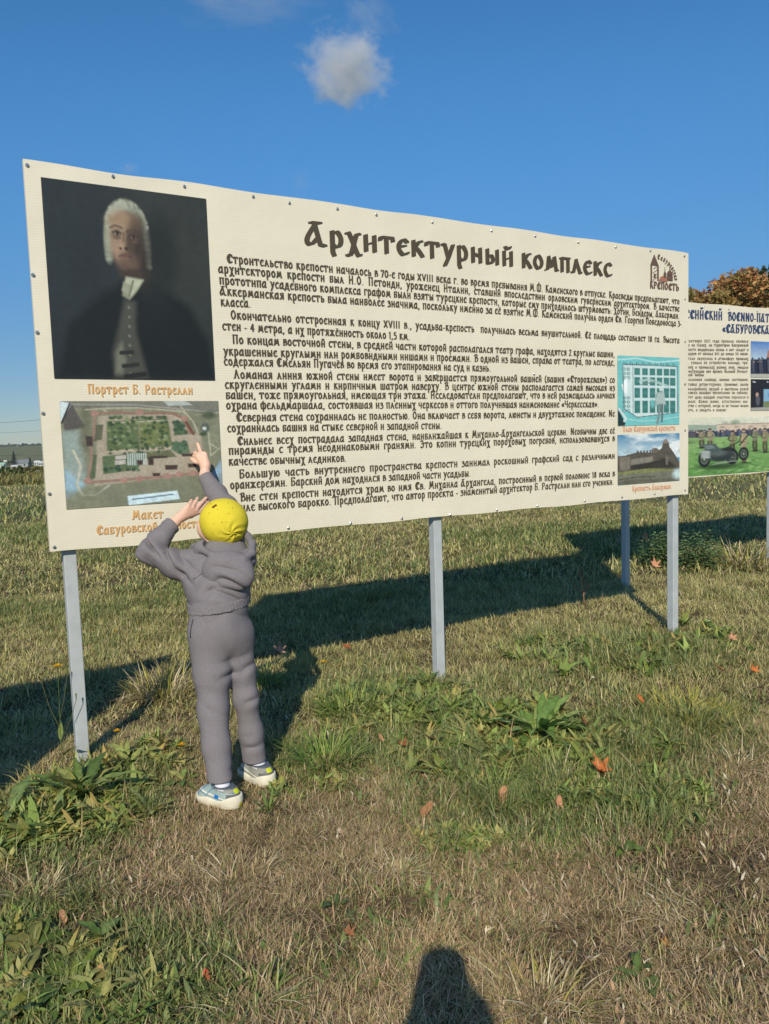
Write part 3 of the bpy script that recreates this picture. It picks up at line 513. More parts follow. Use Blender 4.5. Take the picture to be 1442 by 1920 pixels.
    for x, y, a, b in ((.315, .72, .034, .14), (.47, .70, .036, .14), (.535, .66, .03, .12)): e(x, y, a, b, (32, 36, 38), .15); e(x, y, a * .62, b * .62, (112, 122, 116), .2); e(x, y, a * .5, b * .5, (58, 74, 54), .3); e(x, y, a * .18, b * .18, (150, 156, 150), .3)
    e(.40, .66, .075, .12, (50, 60, 60), .2); e(.385, .62, .05, .06, (86, 100, 98), .6); g([(.30, .46), (.375, .46), (.41, .60), (.33, .62)], (72, 88, 88), 1, .012); g([(.31, .48), (.36, .48), (.375, .54), (.325, .55)], (120, 134, 132), .8, .012); g([(.295, .57), (.345, .58), (.345, .71), (.30, .70)], (160, 172, 168), 1, .012); l([(.36, .82), (.44, .79), (.5, .78)], .008, (150, 160, 158)); l([(.42, .56), (.49, .47), (.505, .44)], .007, (40, 48, 50)); l([(.47, .7), (.45, .54)], .008, (60, 68, 68)); e(.445, .56, .035, .03, (44, 48, 46), .3)
    p.grain(90, .2, 11); p.grain(14, .12, 5); return p
def pic_crowd():
    p = Pic(130, 70, (96, 150, 206)); p.grad(0, (62, 124, 200), .5, (168, 196, 214)); r = random.Random(3)
    p.poly([(.22, .46), (.24, .25), (.26, .2), (.28, .25), (.3, .46)], (170, 110, 92)); p.poly([(0, .9), (1, .86), (1, 1), (0, 1)], (176, 176, 158)); p.poly([(0, .5), (1, .46), (1, .88), (0, .9)], (44, 50, 72))
    for k in range(90): x = r.random(); p.ell(x, .46 + .12 * r.random(), .012, .03, r.choice([(36, 40, 58), (190, 160, 140), (60, 70, 100), (30, 32, 40)]), .4); p.line([(x, .5), (x + .01, .8 + .1 * r.random())], .014, r.choice([(30, 34, 52), (60, 66, 92), (90, 92, 100)]), .8)
    p.grain(40, .2, 4); return p
def pic_shed():
    p = Pic(130, 60, (40, 42, 50)); p.poly([(.18, .32), (.5, .3), (.5, .92), (.18, .95)], (120, 176, 206)); p.poly([(.18, .7), (.5, .68), (.5, .92), (.18, .95)], (116, 132, 84)); p.poly([(0, .9), (1, .86), (1, 1), (0, 1)], (160, 160, 148)); p.ell(.3, .5, .05, .12, (60, 110, 170), .4)
    r = random.Random(2)
    for k in range(22): p.ell(r.random(), .08 + .14 * r.random(), .012, .02, (196, 204, 210), .4)
    p.ell(.09, .5, .02, .08, (190, 150, 140), .3); p.ell(.1, .68, .028, .16, (92, 92, 104), .3); p.ell(.7, .6, .03, .2, (80, 84, 92), .3); p.ell(.8, .62, .03, .2, (120, 110, 100), .3); p.grain(30, .2, 4); return p
# ------------------------------------------------------------------ sign boards
BW, BH0, BH1 = 4.428, 1.044, 2.797
def panel_mat():
    m = nmat('banner_vinyl', srgb(226, 219, 196), .45, noise=(1.6, .055, 5), spec=.35); t = m.node_tree; N = t.nodes; L = t.links; p = N['Principled BSDF']
    tc = N.new('ShaderNodeTexCoord'); wv = N.new('ShaderNodeTexWave'); wv.bands_direction = 'Z'; wv.inputs['Scale'].default_value = 26; wv.inputs['Distortion'].default_value = .3; L.new(tc.outputs['Object'], wv.inputs[0])
    nz = N.new('ShaderNodeTexNoise'); nz.inputs['Scale'].default_value = 2.6; nz.inputs['Detail'].default_value = 3; L.new(tc.outputs['Object'], nz.inputs[0])
    b1 = N.new('ShaderNodeBump'); b1.inputs['Strength'].default_value = .12; b1.inputs['Distance'].default_value = .002; L.new(wv.outputs['Fac'], b1.inputs['Height'])
    b2 = N.new('ShaderNodeBump'); b2.inputs['Strength'].default_value = .35; b2.inputs['Distance'].default_value = .03; L.new(nz.outputs[0], b2.inputs['Height']); L.new(b1.outputs[0], b2.inputs['Normal']); L.new(b2.outputs[0], p.inputs['Normal'])
    return m
M_panel = panel_mat(); M_print = nmat('printed_ink', attr=True, rough=.5, spec=.3)
M_black = nmat('black_ink', srgb(80, 73, 57), .6, noise=(30, .12)); M_orange = nmat('orange_ink', srgb(214, 168, 108), .6, noise=(30, .08)); M_brown = nmat('brown_ink', srgb(104, 84, 72), .6); M_red = nmat('roof_ink', srgb(166, 112, 92), .6); M_pale = nmat('pale_ink', srgb(214, 208, 184), .6); M_navy = nmat('navy_ink', srgb(54, 72, 108), .6); M_salmon = nmat('salmon_ink', srgb(222, 160, 124), .6)
M_post = nmat('galvanised_paint', srgb(178, 184, 184), .5, noise=(14, .10), bump=(60, .1, .002), spec=.4); M_screw = nmat('screw_steel', (.55, .56, .55), .28, metal=.9, bump=(200, .1, .001))
def rbox(mb, lo, hi): mb.box(lo, hi)
def make_board(origin, ang, label, posts, group='information boards in the field'):
    root = empty('information_board', (*origin, 0), ang); tag(root, label, 'sign board', group)
    n, k = 120, 46; u = np.linspace(0, BW, n); v = np.linspace(BH0, BH1, k); U, V = np.meshgrid(u, v)
    ed = np.minimum(np.minimum(U, BW - U) * 8, 1)
    Vw = V + .006 * np.sin(U * 9 + 1) * fbm(U * 2.1, U * 0, 4) * np.where((V < BH0 + .01) | (V > BH1 - .01), 1, 0); Yw = -.003 * (fbm(U * 1.7, V * 2.3, 8) - .5) - .003
    fr = np.stack([U, Yw, Vw], -1).reshape(-1, 3); bk = fr.copy(); bk[:, 1] = .028
    i = np.arange(n * k).reshape(k, n); q = np.stack([i[:-1, :-1], i[:-1, 1:], i[1:, 1:], i[1:, :-1]], -1).reshape(-1, 4)
    def rim(a): return np.stack([a[:-1], a[1:], a[1:] + n * k, a[:-1] + n * k], -1)
    Q = np.concatenate([q, q[:, ::-1] + n * k, rim(i[0])[:, ::-1], rim(i[-1]), rim(i[:, 0]), rim(i[:, -1])[:, ::-1]])
    link('panel', mesh_np('panel', np.concatenate([fr, bk]), Q), M_panel, root)
    for s in posts:
        mb = MB(); mb.box((s - .029, .031, -.25), (s + .029, .089, BH1 - .06)); mb.obj('post', M_post, root, bevel=.004)
    for z in (BH0 + .06, (BH0 + BH1) / 2, BH1 - .08):
        mb = MB(); mb.box((.03, .031, z - .02), (BW - .03, .0305 + .028, z + .02)); mb.obj('rail', M_post, root)
    return root
def to_uv(px, py, origin, ang, off=.008):
    n = np.array([math.sin(ang), -math.cos(ang), 0]); b = np.array([*origin, 0.]); d = cdir(px, py); t = ((b + n * off - EYE) @ n) / (d @ n); P = EYE + d * t - b
    return np.array([P[0] * math.cos(ang) + P[1] * math.sin(ang), P[2]])
_sc = MB()
for a0, r0, a1, r1 in ((0, .0085, .0025, .0075), (.0025, .0075, .0048, .0045)):
    n = 10; _sc.add([(math.cos(2 * math.pi * k / n) * r0, -a0, math.sin(2 * math.pi * k / n) * r0) for k in range(n)] + [(math.cos(2 * math.pi * k / n) * r1, -a1, math.sin(2 * math.pi * k / n) * r1) for k in range(n)], [(k, k + n, (k + 1) % n + n, (k + 1) % n) for k in range(n)] + [tuple(range(n, 2 * n))[::-1]])
ME_screw = _sc.mesh('screw'); ME_screw.materials.append(M_screw)
def screws(root, pts):
    for (u, v) in pts:
        o = bpy.data.objects.new('screw', ME_screw); COL.objects.link(o); o.location = (u, -.006, v); o.rotation_euler = (0, random.random(), 0); o.parent = root
# --- the main board
B1, A1 = (-1.54896, 3.63714), math.radians(30.613)
board1 = make_board(B1, A1, 'large cream board with a portrait and many lines of text, behind the child', (.09, 2.19, 4.335))
uv1 = lambda x, y: to_uv(x, y, B1, A1)
LINES = [
 ('Строительство крепости началось в 70-е годы XVIII века г. во время пребывания М.Ф. Каменского в отпуске. Краеведы предполагают, что', 425, 492, 1275, 570.4),
 ('архитектором крепости был И.О. Петонди, уроженец Италии, ставший впоследствии орловским губернским архитектором. В качестве', 409.5, 510.5, 1275, 584),
 ('прототипа усадебного комплекса графом были взяты турецкие крепости, которые ему приходилось штурмовать: Хотин, Бендеры, Аккерман.', 411.5, 532, 1275, 597.6),
 ('Аккерманская крепость была наиболее значима, поскольку именно за её взятие М.Ф. Каменский получил орден Св. Георгия Победоносца 3-', 412.5, 552.6, 1279, 612),
 ('класса.', 414, 572.9, 472, 576), ('Окончательно отстроенная к концу XVIII в., усадьба-крепость  получилась весьма внушительной. Её площадь составляет 18 га. Высота', 432.8, 597.5, 1275, 643.5),
 ('стен - 4 метра, а их протяжённость около 1,5 км.', 417, 618, 769.8, 637), ('По концам восточной стены, в средней части которой располагался театр графа, находятся 2 круглые башни,', 436, 643.7, 1153.9, 669.5),
 ('украшенные круглыми или ромбовидными нишами и проемами. В одной из башен, справа от театра, по легенде,', 418.9, 665.5, 1153.9, 684.9), ('содержался Емельян Пугачёв во время его этапирования на суд и казнь.', 420, 684.4, 921.4, 696),
 ('Ломаная линия южной стены имеет ворота и завершается прямоугольной башней (башня «Сторожевая») со', 438.8, 709.3, 1153.9, 717.5), ('скругленными углами и кирпичным шатром наверху. В центре южной стены располагается самая высокая из', 422, 728.2, 1153.9, 732.4),
 ('башен, тоже прямоугольная, имеющая три этажа. Исследователи предполагают, что в ней размещалась личная', 423.6, 747.6, 1153.9, 746.5), ('охрана фельдмаршала, состоявшая из пленных черкесов и оттого получившая наименование «Черкесская».', 424.4, 767, 1124, 763.2),
 ('Северная стена сохранилась не полностью. Она включает в себя ворота, люнеты и двухэтажное помещение. Не', 443, 789.8, 1153.9, 780.6), ('сохранилась башня на стыке северной и западной стены.', 426.4, 809.8, 829.8, 803.7),
 ('Сильнее всех пострадала западная стена, наиближайшая к Михаило-Архангельской церкви. Необычны две её', 445, 834.2, 1153.9, 812.4), ('пирамиды с тремя неодинаковыми гранями. Это копии турецких пороховых погребов, использовавшихся в', 429, 852.2, 1153.9, 826.8),
 ('качестве обычных ледников.', 429, 872.4, 651, 865.2), ('Большую часть внутреннего пространства крепости занимал роскошный графский сад с различными', 448.5, 896.6, 1153.9, 859.4),
 ('оранжереями. Барский дом находился в западной части усадьбы.', 431.9, 916.8, 883.7, 892.8), ('Вне стен крепости находится храм во имя Св. Михаила Архангела, построенный в первой половине 18 века в', 450.5, 940, 1153.9, 892.8),
 ('стиле высокого барокко. Предполагают, что автор проекта - знаменитый архитектор Б. Растрелли или его ученики.', 433.5, 960, 1151.8, 908.2)]
YF = -.0068
pr = Print(YF)
for t, x0, y0, x1, y1 in LINES: pr.text(t, uv1(x0, y0), uv1(x1, y1), .0312, (.215, .07, 16))
pr.obj('body_lettering', M_black, board1)
pr = Print(YF); a, b = uv1(573, 458), uv1(1149.6, 518.6); c_ = uv1(967, 499.3); pr.text('Архитектурный', a, c_, .085, (.30, .08, 22)); pr.obj('title_lettering', M_black, board1); pr = Print(YF); pr.text('комплекс', uv1(978, 500.6), b, .085, (.30, .08, 22)); pr.obj('title_lettering', M_black, board1)
for t, x0, y0, x1, y1, h in (('Портрет Б. Растрелли', 164.8, 737.3, 363, 738.8, .030), ('Макет', 247.5, 973.8, 307.7, 970.8, .030), ('Сабуровской крепости', 181, 1002.7, 379, 988, .030)): pr = Print(YF); pr.text(t, uv1(x0, y0), uv1(x1, y1), h, (.19, .075, 15)); pr.obj('caption_lettering', M_orange, board1)
for t, x0, y0, x1, y1, h in (('План Сабуровской крепости', 1168, 809.3, 1266.8, 806.5, .030), ('Крепость Аккерман', 1186, 921.0, 1258.6, 916, .030)): pr = Print(YF); pr.text(t, uv1(x0, y0), uv1(x1, y1), h - .004, (.18, .075, 15)); pr.obj('caption_lettering', M_salmon, board1)
def rect(q, f):
    p = np.array([f(*c) for c in q]); return (p[0, 0] + p[3, 0]) / 2, (p[1, 0] + p[2, 0]) / 2, (p[2, 1] + p[3, 1]) / 2, (p[0, 1] + p[1, 1]) / 2
pic_portrait().obj('portrait_print', *rect([(76.3, 331.6), (383.7, 372.4), (406.4, 713.9), (102, 708.9)], uv1), YF, M_print, board1)
pic_model().obj('fortress_model_photo', *rect([(110.9, 751.6), (410, 752.2), (418, 936), (125, 955)], uv1), YF, M_print, board1)
pic_plan().obj('fortress_plan_print', *rect([(1158.4, 668.7), (1274, 668.7), (1274.5, 797), (1158.4, 797.5)], uv1), YF, M_print, board1)
pic_castle().obj('castle_photo', *rect([(1158.4, 815.4), (1274.5, 812.3), (1274.5, 901), (1158.4, 910)], uv1), YF, M_print, board1)
# emblem: tower, church, two words
e0 = uv1(1218, 541); e1 = uv1(1274, 545); ew = e1[0] - e0[0]; ez = min(e0[1], e1[1]); eh = uv1(1240, 476)[1] - ez
EM = lambda q: [(e0[0] + x * ew, ez + y * eh) for x, y in q]
pr = Print(YF)
pr.poly(EM([(.03, .66), (.16, .97), (.31, .66)])); pr.poly(EM([(.04, .22), (.09, .22), (.09, .66), (.04, .66)]), .0001); pr.poly(EM([(.26, .26), (.31, .24), (.31, .66), (.26, .66)]), .0001)
for k in range(10): x = .11 + .028 * (k * 7 % 5); y = .25 + .04 * k; pr.poly(EM([(x, y), (x + .05, y), (x + .05, y + .016), (x, y + .016)]), .0002)
pr.poly(EM([(.14, .32), (.21, .32), (.21, .4), (.175, .44), (.14, .4)]), .0004)
pr.poly(EM([(.58, .28), (.78, .28), (.78, .42), (.58, .42)]), .0001); pr.poly(EM([(.59, .43), (.77, .43), (.78, .49), (.68, .6), (.58, .49)]), .0001); pr.poly(EM([(.665, .6), (.695, .6), (.69, .75), (.67, .75)]), .0001)
pr.poly(EM([(.47, .34), (.56, .34), (.56, .46), (.47, .46)]), .0001); pr.poly(EM([(.47, .46), (.56, .46), (.515, .56)]), .0001); pr.poly(EM([(.505, .55), (.525, .55), (.52, .66), (.51, .66)]), .0001)
c0 = EM([(.02, .02)])[0]; c1 = EM([(1.0, .02)])[0]; pr.text('КРЕПОСТЬ', c0, c1, eh * .135, (.27, .1, 15))
cx, cz = EM([(.18, .30)])[0]; pr.text('Сабуровская', (0, 0), (1, 0), eh * .095, (.27, .1, 15), arc=(cx, cz, ew * .66, eh * .56, math.radians(84), math.radians(0))); pr.obj('emblem_print', M_brown, board1)
pr = Print(YF); pr.poly(EM([(.31, .24), (.60, .24), (.58, .36), (.47, .40), (.36, .36)]), .0); pr.obj('emblem_roof_print', M_red, board1)
screws(board1, [uv1(*p) for p in ((51, 309), (212, 330), (346, 349), (475, 368), (543, 380), (633, 391), (706, 402), (811, 416), (922, 432), (1004, 442), (1085, 454), (1155, 463), (1220, 470), (1284, 480), (62, 515), (70, 623), (81, 775), (93, 926), (102, 1026), (541, 990), (658, 981), (754, 972), (845, 964), (932, 956), (1008, 948), (1097, 939), (1167, 932), (1228, 926), (1285, 919), (1285, 560), (1285, 640), (1285, 720), (1285, 807), (619, 697), (818, 701), (1002, 701))])
# --- the next board along
B2, A2 = (2.30, 7.64), math.radians(28.0)
board2 = make_board(B2, A2, 'cream board with a field photo and dark blue heading, partly hidden behind the portrait board', (.10, 2.28, 4.33))
uv2 = lambda x, y: to_uv(x, y, B2, A2)
pr = Print(YF); a = uv2(1290, 597.2); b = uv2(1441, 604.3); e = (b - a) / np.linalg.norm(b - a); pitch = np.linalg.norm(b - a) / 18.0
t = 'ВСЕРОССИЙСКИЙ ВОЕННО-ПАТРИОТИЧЕСКИЙ ФЕСТИВАЛЬ'; st = a - e * pitch * 5.4; pr.text(t, st, st + e * pitch * len(t) * 1.0, .062, (.24, .08, 12))
pr.obj('title_lettering', M_navy, board2); pr = Print(YF); a = uv2(1355, 623.5); b = uv2(1441, 626); e = (b - a) / np.linalg.norm(b - a); pr.text('«САБУРОВСКАЯ КРЕПОСТЬ»', a, a + e * np.linalg.norm(b - a) / 10.4 * 21.5, .062, (.24, .08, 12)); pr.obj('title_lettering', M_navy, board2)
T2 = ['10 сентября 2022 года прошлое оживало', 'даже на глазах: на территории Сабуровской', 'крепости воцарилась жизнь и быт солдат и', 'офицеров от начала XIII до конца XX веков.', 'Зрители окунулись в атмосферу прошлых', 'лет, узнали об устройстве жилища, тра-', 'дициях и промыслах разных эпох, увидели', 'реконструкцию боя времен Великой Отечест-', 'венной войны.', 'Ремесленная слобода, конные состязания,', 'выставка ретро-техники, громовые залпы', 'артиллерийских орудий и выстрелы ружей', 'произвели большое впечатление на публику.', 'В этот день каждый участник перенесся в', 'прошлое. Самое живое, естественное зна-', 'комство с историей, когда ее не только можно', 'читать, а увидеть в живую!']
ys = [642, 649.6, 658, 665.6, 674.7, 682.4, 691, 698.8, 705.4, 714, 723, 731.6, 738.6, 747, 755, 763, 771]
pr = Print(YF)
for t, y in zip(T2, ys):
    b = uv2(1404, y); a = uv2(1290, y); a[0] = a[0] - .075; f = 1.0 if len(t) > 30 else len(t) / 40; pr.text(t, a, a + (b - a) * f, .0215, (.2, .075, 12))
pr.obj('body_lettering', M_black, board2)
u0, u1_, v0, v1 = rect([(1408, 639.5), (1442, 641), (1442, 708), (1408, 708)], uv2); pic_crowd().obj('crowd_photo', u0, u0 + 1.15, v0, v1, YF, M_print, board2)
u0, u1_, v0, v1 = rect([(1408, 711), (1442, 711), (1442, 770), (1408, 770.5)], uv2); pic_shed().obj('shed_photo', u0, u0 + 1.15, v0, v1, YF, M_print, board2)
ft = uv2(1290, 783)[1]; pic_field().obj('field_photo', .004, BW - .004, BH0 + .012, ft, YF, M_print, board2)
screws(board2, [uv2(*p) for p in ((1320, 576), (1367, 580), (1420, 584))])
# --- the board beyond the left edge of the picture, known from its shadow
B3d = math.radians(37.0); B3 = (-1.90 - BW * math.cos(B3d), 1.45 - BW * math.sin(B3d))
board3 = make_board(B3, B3d, 'cream board standing left of the portrait board, its shadow lying behind the left post', (.10, 2.2, 4.33))
# ------------------------------------------------------------------ smooth bodies: distance field -> surface net
class Field:
    def __init__(s, lo, hi, h):
        s.lo = np.array(lo, float); s.h = h; s.n = np.ceil((np.array(hi) - s.lo) / h).astype(int) + 1
        s.a = np.full(s.n, .2, np.float32)
    def sub(s, lo, hi):
        i0 = np.clip(np.floor((np.array(lo) - s.lo) / s.h).astype(int), 0, s.n); i1 = np.clip(np.ceil((np.array(hi) - s.lo) / s.h).astype(int) + 1, 0, s.n)
        sl = tuple(slice(a, b) for a, b in zip(i0, i1)); g = [s.lo[k] + s.h * np.arange(i0[k], i1[k], dtype=np.float32) for k in range(3)]
        return sl, g[0][:, None, None], g[1][None, :, None], g[2][None, None, :]
    def _mix(s, sl, d, k, cut=False):
        a = s.a[sl]
        if cut: d = -d; h = np.clip(.5 - .5 * (d - a) / k, 0, 1); s.a[sl] = a * h + d * (1 - h) + k * h * (1 - h); 
        else: h = np.clip(.5 + .5 * (d - a) / k, 0, 1); s.a[sl] = d * (1 - h) + a * h - k * h * (1 - h)
    def cone(s, a, b, ra, rb, k=.02, cut=False):
        a = np.array(a, float); b = np.array(b, float); m = max(ra, rb) + max(.06, 2 * k); sl, x, y, z = s.sub(np.minimum(a, b) - m, np.maximum(a, b) + m)
        e = b - a; ee = e @ e + 1e-12; t = np.clip(((x - a[0]) * e[0] + (y - a[1]) * e[1] + (z - a[2]) * e[2]) / ee, 0, 1)
        d = np.sqrt((x - a[0] - t * e[0]) ** 2 + (y - a[1] - t * e[1]) ** 2 + (z - a[2] - t * e[2]) ** 2) - (ra + (rb - ra) * t); s._mix(sl, d, k, cut)
    def chain(s, pts, rad, k=.02):
        for i in range(len(pts) - 1): s.cone(pts[i], pts[i + 1], rad[i], rad[i + 1], k)
    def ell(s, c, r, R=None, k=.02, cut=False):
        c = np.array(c, float); r = np.array(r, float); m = r.max() + max(.06, 2 * k); sl, x, y, z = s.sub(c - m, c + m); R = np.eye(3) if R is None else np.array(R)
        p = [(x - c[0]) * R[i][0] + (y - c[1]) * R[i][1] + (z - c[2]) * R[i][2] for i in range(3)]
        q0 = np.sqrt(sum((p[i] / r[i]) ** 2 for i in range(3))); q1 = np.sqrt(sum((p[i] / r[i] ** 2) ** 2 for i in range(3))) + 1e-6; s._mix(sl, q0 * (q0 - 1) / q1, k, cut)
    def wave(s, c, R, dr, freq, amp, ph=0.0, bend=None, gain=2.3):
        """folds: ridges across direction dr around c, fading with radius R"""
        c = np.array(c, float); dr = np.array(dr, float); dr /= np.linalg.norm(dr); sl, x, y, z = s.sub(c - 2 * R, c + 2 * R)
        t = (x - c[0]) * dr[0] + (y - c[1]) * dr[1] + (z - c[2]) * dr[2]; rr = ((x - c[0]) ** 2 + (y - c[1]) ** 2 + (z - c[2]) ** 2) / R ** 2
        if bend is not None: b = np.array(bend, float); t = t + 4.0 * ((x - c[0]) * b[0] + (y - c[1]) * b[1] + (z - c[2]) * b[2]) ** 2
        s.a[sl] += (gain * amp * (.7 - 1.5 * np.abs(np.sin(.5 * (freq * t + ph + 1.3 * np.sin(freq * .37 * (x - c[0] + z - c[2])))))) * np.exp(-rr * 1.2)).astype(np.float32)
    def rough(s, amp, fr, seed=0):
        r = np.random.default_rng(seed); sl, x, y, z = s.sub(s.lo, s.lo + s.n * s.h); q = 0
        for i in range(5):
            k = r.normal(0, 1, 3); k *= fr * r.uniform(.6, 1.5) / np.linalg.norm(k); q = q + np.sin(k[0] * x + k[1] * y + k[2] * z + r.uniform(0, 6))
        s.a[sl] += (amp * q / 2.2)[:s.a.shape[0], :s.a.shape[1], :s.a.shape[2]].astype(np.float32)
    def grid(s):
        return s.sub(s.lo, s.lo + (s.n - 1) * s.h)
    def net(s):
        a = s.a; n = a.shape; neg = a < 0
        cnt = np.zeros((n[0] - 1, n[1] - 1, n[2] - 1), np.int8)
        for i in (0, 1):
            for j in (0, 1):
                for k in (0, 1): cnt += neg[i:n[0] - 1 + i, j:n[1] - 1 + j, k:n[2] - 1 + k]
        act = np.argwhere((cnt > 0) & (cnt < 8)); vid = np.full(cnt.shape, -1, np.int32); vid[act[:, 0], act[:, 1], act[:, 2]] = np.arange(len(act))
        cor = np.array([(i, j, k) for i in (0, 1) for j in (0, 1) for k in (0, 1)])
        val = np.stack([a[act[:, 0] + c[0], act[:, 1] + c[1], act[:, 2] + c[2]] for c in cor], 1)
        sm = np.zeros((len(act), 3)); ct = np.zeros(len(act))
        for p in range(8):
            for q in range(p + 1, 8):
                if np.abs(cor[p] - cor[q]).sum() == 1:
                    m = (val[:, p] < 0) != (val[:, q] < 0); t = np.where(m, val[:, p] / np.where(m, val[:, p] - val[:, q], 1), 0); sm += m[:, None] * (cor[p] + t[:, None] * (cor[q] - cor[p])); ct += m
        v = s.lo + s.h * (act + sm / np.maximum(ct, 1)[:, None]); Q = []
        for ax in range(3):
            o = [k for k in range(3) if k != ax]; sl0 = [slice(1, n[k] - 1) for k in range(3)]; sl1 = list(sl0); sl0[ax] = slice(0, n[ax] - 1); sl1[ax] = slice(1, n[ax])
            A, B = neg[tuple(sl0)], neg[tuple(sl1)]; e = np.argwhere(A != B); fl = A[e[:, 0], e[:, 1], e[:, 2]]
            base = e + 1; base[:, ax] -= 1; c = []
            for d0, d1 in ((0, 0), (1, 0), (1, 1), (0, 1)):
                b = base.copy(); b[:, o[0]] -= 1 - d0; b[:, o[1]] -= 1 - d1; c.append(vid[b[:, 0], b[:, 1], b[:, 2]])
            q = np.stack(c, 1)
            if ax == 1: fl = ~fl
            q[~fl] = q[~fl][:, ::-1]; Q.append(q)
        return v, np.concatenate(Q)
    def obj(s, name, mat, parent, base, colfn=None, relax=1):
        v, q = s.net(); q = q[(q >= 0).all(1)]
        for _ in range(relax):                                # light Laplacian smoothing
            acc_ = np.zeros_like(v); c_ = np.zeros(len(v))
            for k in range(4):
                i, j = q[:, k], q[:, (k + 1) % 4]
                for d in range(3): acc_[:, d] += np.bincount(i, v[j, d], len(v)) + np.bincount(j, v[i, d], len(v))
                c_ += np.bincount(i, minlength=len(v)) + np.bincount(j, minlength=len(v))
            v = v * .5 + .5 * acc_ / np.maximum(c_, 1)[:, None]
        col = colfn(v) if colfn else None
        return link(name, mesh_np(name, v - base, q, None, col), mat, parent, smooth=True)
def unit(v): v = np.array(v, float); return v / np.linalg.norm(v)
def frame(f, up):
    f = unit(f); r = unit(np.cross(f, up)); return r, f, np.cross(r, f)   # right, forward, up rows
# ------------------------------------------------------------------ the child
CB = G(445, 1490); CB[2] = float(terrain(CB[0], CB[1]))
M_skin = nmat('skin', srgb(226, 184, 160), .5, noise=(40, .05), spec=.35, sub=.12)
M_cloth = nmat('grey_fleece', srgb(124, 119, 121), .9, noise=(90, .07), spec=.08)
def creases():
    t = M_cloth.node_tree; N = t.nodes; L = t.links; tc = N.new('ShaderNodeTexCoord'); mp = N.new('ShaderNodeMapping'); mp.inputs['Scale'].default_value = (1, 1, 1.7); mp.inputs['Rotation'].default_value = (.2, .35, 0); L.new(tc.outputs['Object'], mp.inputs[0])
    a = N.new('ShaderNodeTexNoise'); a.noise_type = 'RIDGED_MULTIFRACTAL'; a.inputs['Scale'].default_value = 6.5; a.inputs['Detail'].default_value = 2.5; a.inputs['Distortion'].default_value = .5; L.new(mp.outputs[0], a.inputs[0])
    f = N.new('ShaderNodeTexNoise'); f.inputs['Scale'].default_value = 420; L.new(tc.outputs['Object'], f.inputs[0])
    b1 = N.new('ShaderNodeBump'); b1.inputs['Strength'].default_value = .28; b1.inputs['Distance'].default_value = .008; L.new(a.outputs[0], b1.inputs['Height'])
    b2 = N.new('ShaderNodeBump'); b2.inputs['Strength'].default_value = .3; b2.inputs['Distance'].default_value = .001; L.new(f.outputs[0], b2.inputs['Height']); L.new(b1.outputs[0], b2.inputs['Normal']); L.new(b2.outputs[0], N['Principled BSDF'].inputs['Normal'])
creases()
P = {}
def jp(n, x, y, Y): P[n] = J(x, y, Y); return P[n]
jp('ankL', 417, 1458, 3.30); jp('ankR', 480, 1424, 3.44); jp('kneeL', 401, 1325, 3.335); jp('kneeR', 460, 1300, 3.42)
jp('hipL', 392, 1205, 3.39); jp('hipR', 440, 1205, 3.43); jp('pelvis', 415, 1175, 3.41); jp('waist', 412, 1128, 3.43); jp('chest', 411, 1078, 3.49)
jp('neck', 414, 1034, 3.55); jp('shL', 372, 1056, 3.53); jp('elL', 275, 1035, 3.50); jp('wrL', 325, 982, 3.61)
jp('shR', 442, 1040, 3.57); jp('elR', 424, 952, 3.74); jp('wrR', 384, 890, 3.90)
Hd = J(416, 983, 3.60); Rh, Fh, Uh = frame((-.55, .70, .36), (0, .35, 1))
P['hand0'] = J(352, 957, 3.67)
lo = np.array([min(p[k] for p in P.values()) for k in range(3)]) - .16; hi = np.array([max(p[k] for p in P.values()) for k in range(3)]) + .16; lo[2] = -.05; hi[1] = 4.08
SHOES = [(G(449, 1519), G(376, 1503)), (G(509, 1480), G(457, 1457))]
for H_, T_ in SHOES: H_[2] = float(terrain(H_[0], H_[1])); T_[2] = H_[2]
for n_, (H_, T_) in zip(('ankL', 'ankR'), SHOES): A_ = H_ + unit([*(T_ - H_)[:2], 0]) * .082; P[n_] = J(*((414, 1452) if n_ == 'ankL' else (479, 1416)), A_[1])
b = Field(lo, hi, .0034)
# head with face, ears, neck
b.ell(Hd, (.070, .088, .085), [Rh, Fh, Uh], .01); b.ell(Hd + Fh * .03 - Uh * .045, (.058, .062, .062), [Rh, Fh, Uh], .03)
b.ell(Hd + Fh * .055 - Uh * .085, (.024, .022, .02), [Rh, Fh, Uh], .03)                                     # chin
for s_ in (-1, 1):
    b.ell(Hd + Fh * .062 - Uh * .042 + Rh * s_ * .036, (.026, .022, .026), [Rh, Fh, Uh], .02)               # cheeks
    b.ell(Hd + Fh * .092 - Uh * .004 + Rh * s_ * .030, (.016, .010, .010), [Rh, Fh, Uh], .008, cut=True)   # eye sockets
    b.ell(Hd + Fh * .080 - Uh * .006 + Rh * s_ * .030, (.011, .011, .011), [Rh, Fh, Uh], .003)             # eyes
    b.ell(Hd - Fh * .002 - Uh * .022 + Rh * s_ * .072, (.009, .017, .026), [Rh, Fh, Uh], .008)             # ears
b.cone(Hd + Fh * .088 - Uh * .002, Hd + Fh * .101 - Uh * .036, .006, .010, .012)                            # nose
b.ell(Hd + Fh * .088 - Uh * .058, (.018, .008, .005), [Rh, Fh, Uh], .006); b.ell(Hd + Fh * .087 - Uh * .066, (.015, .008, .005), [Rh, Fh, Uh], .006)   # lips
b.ell(J(384.5, 990, 3.61), (.036, .04, .05), None, .03)
b.cone(P['neck'], Hd - Uh * .05, .043, .045, .03)
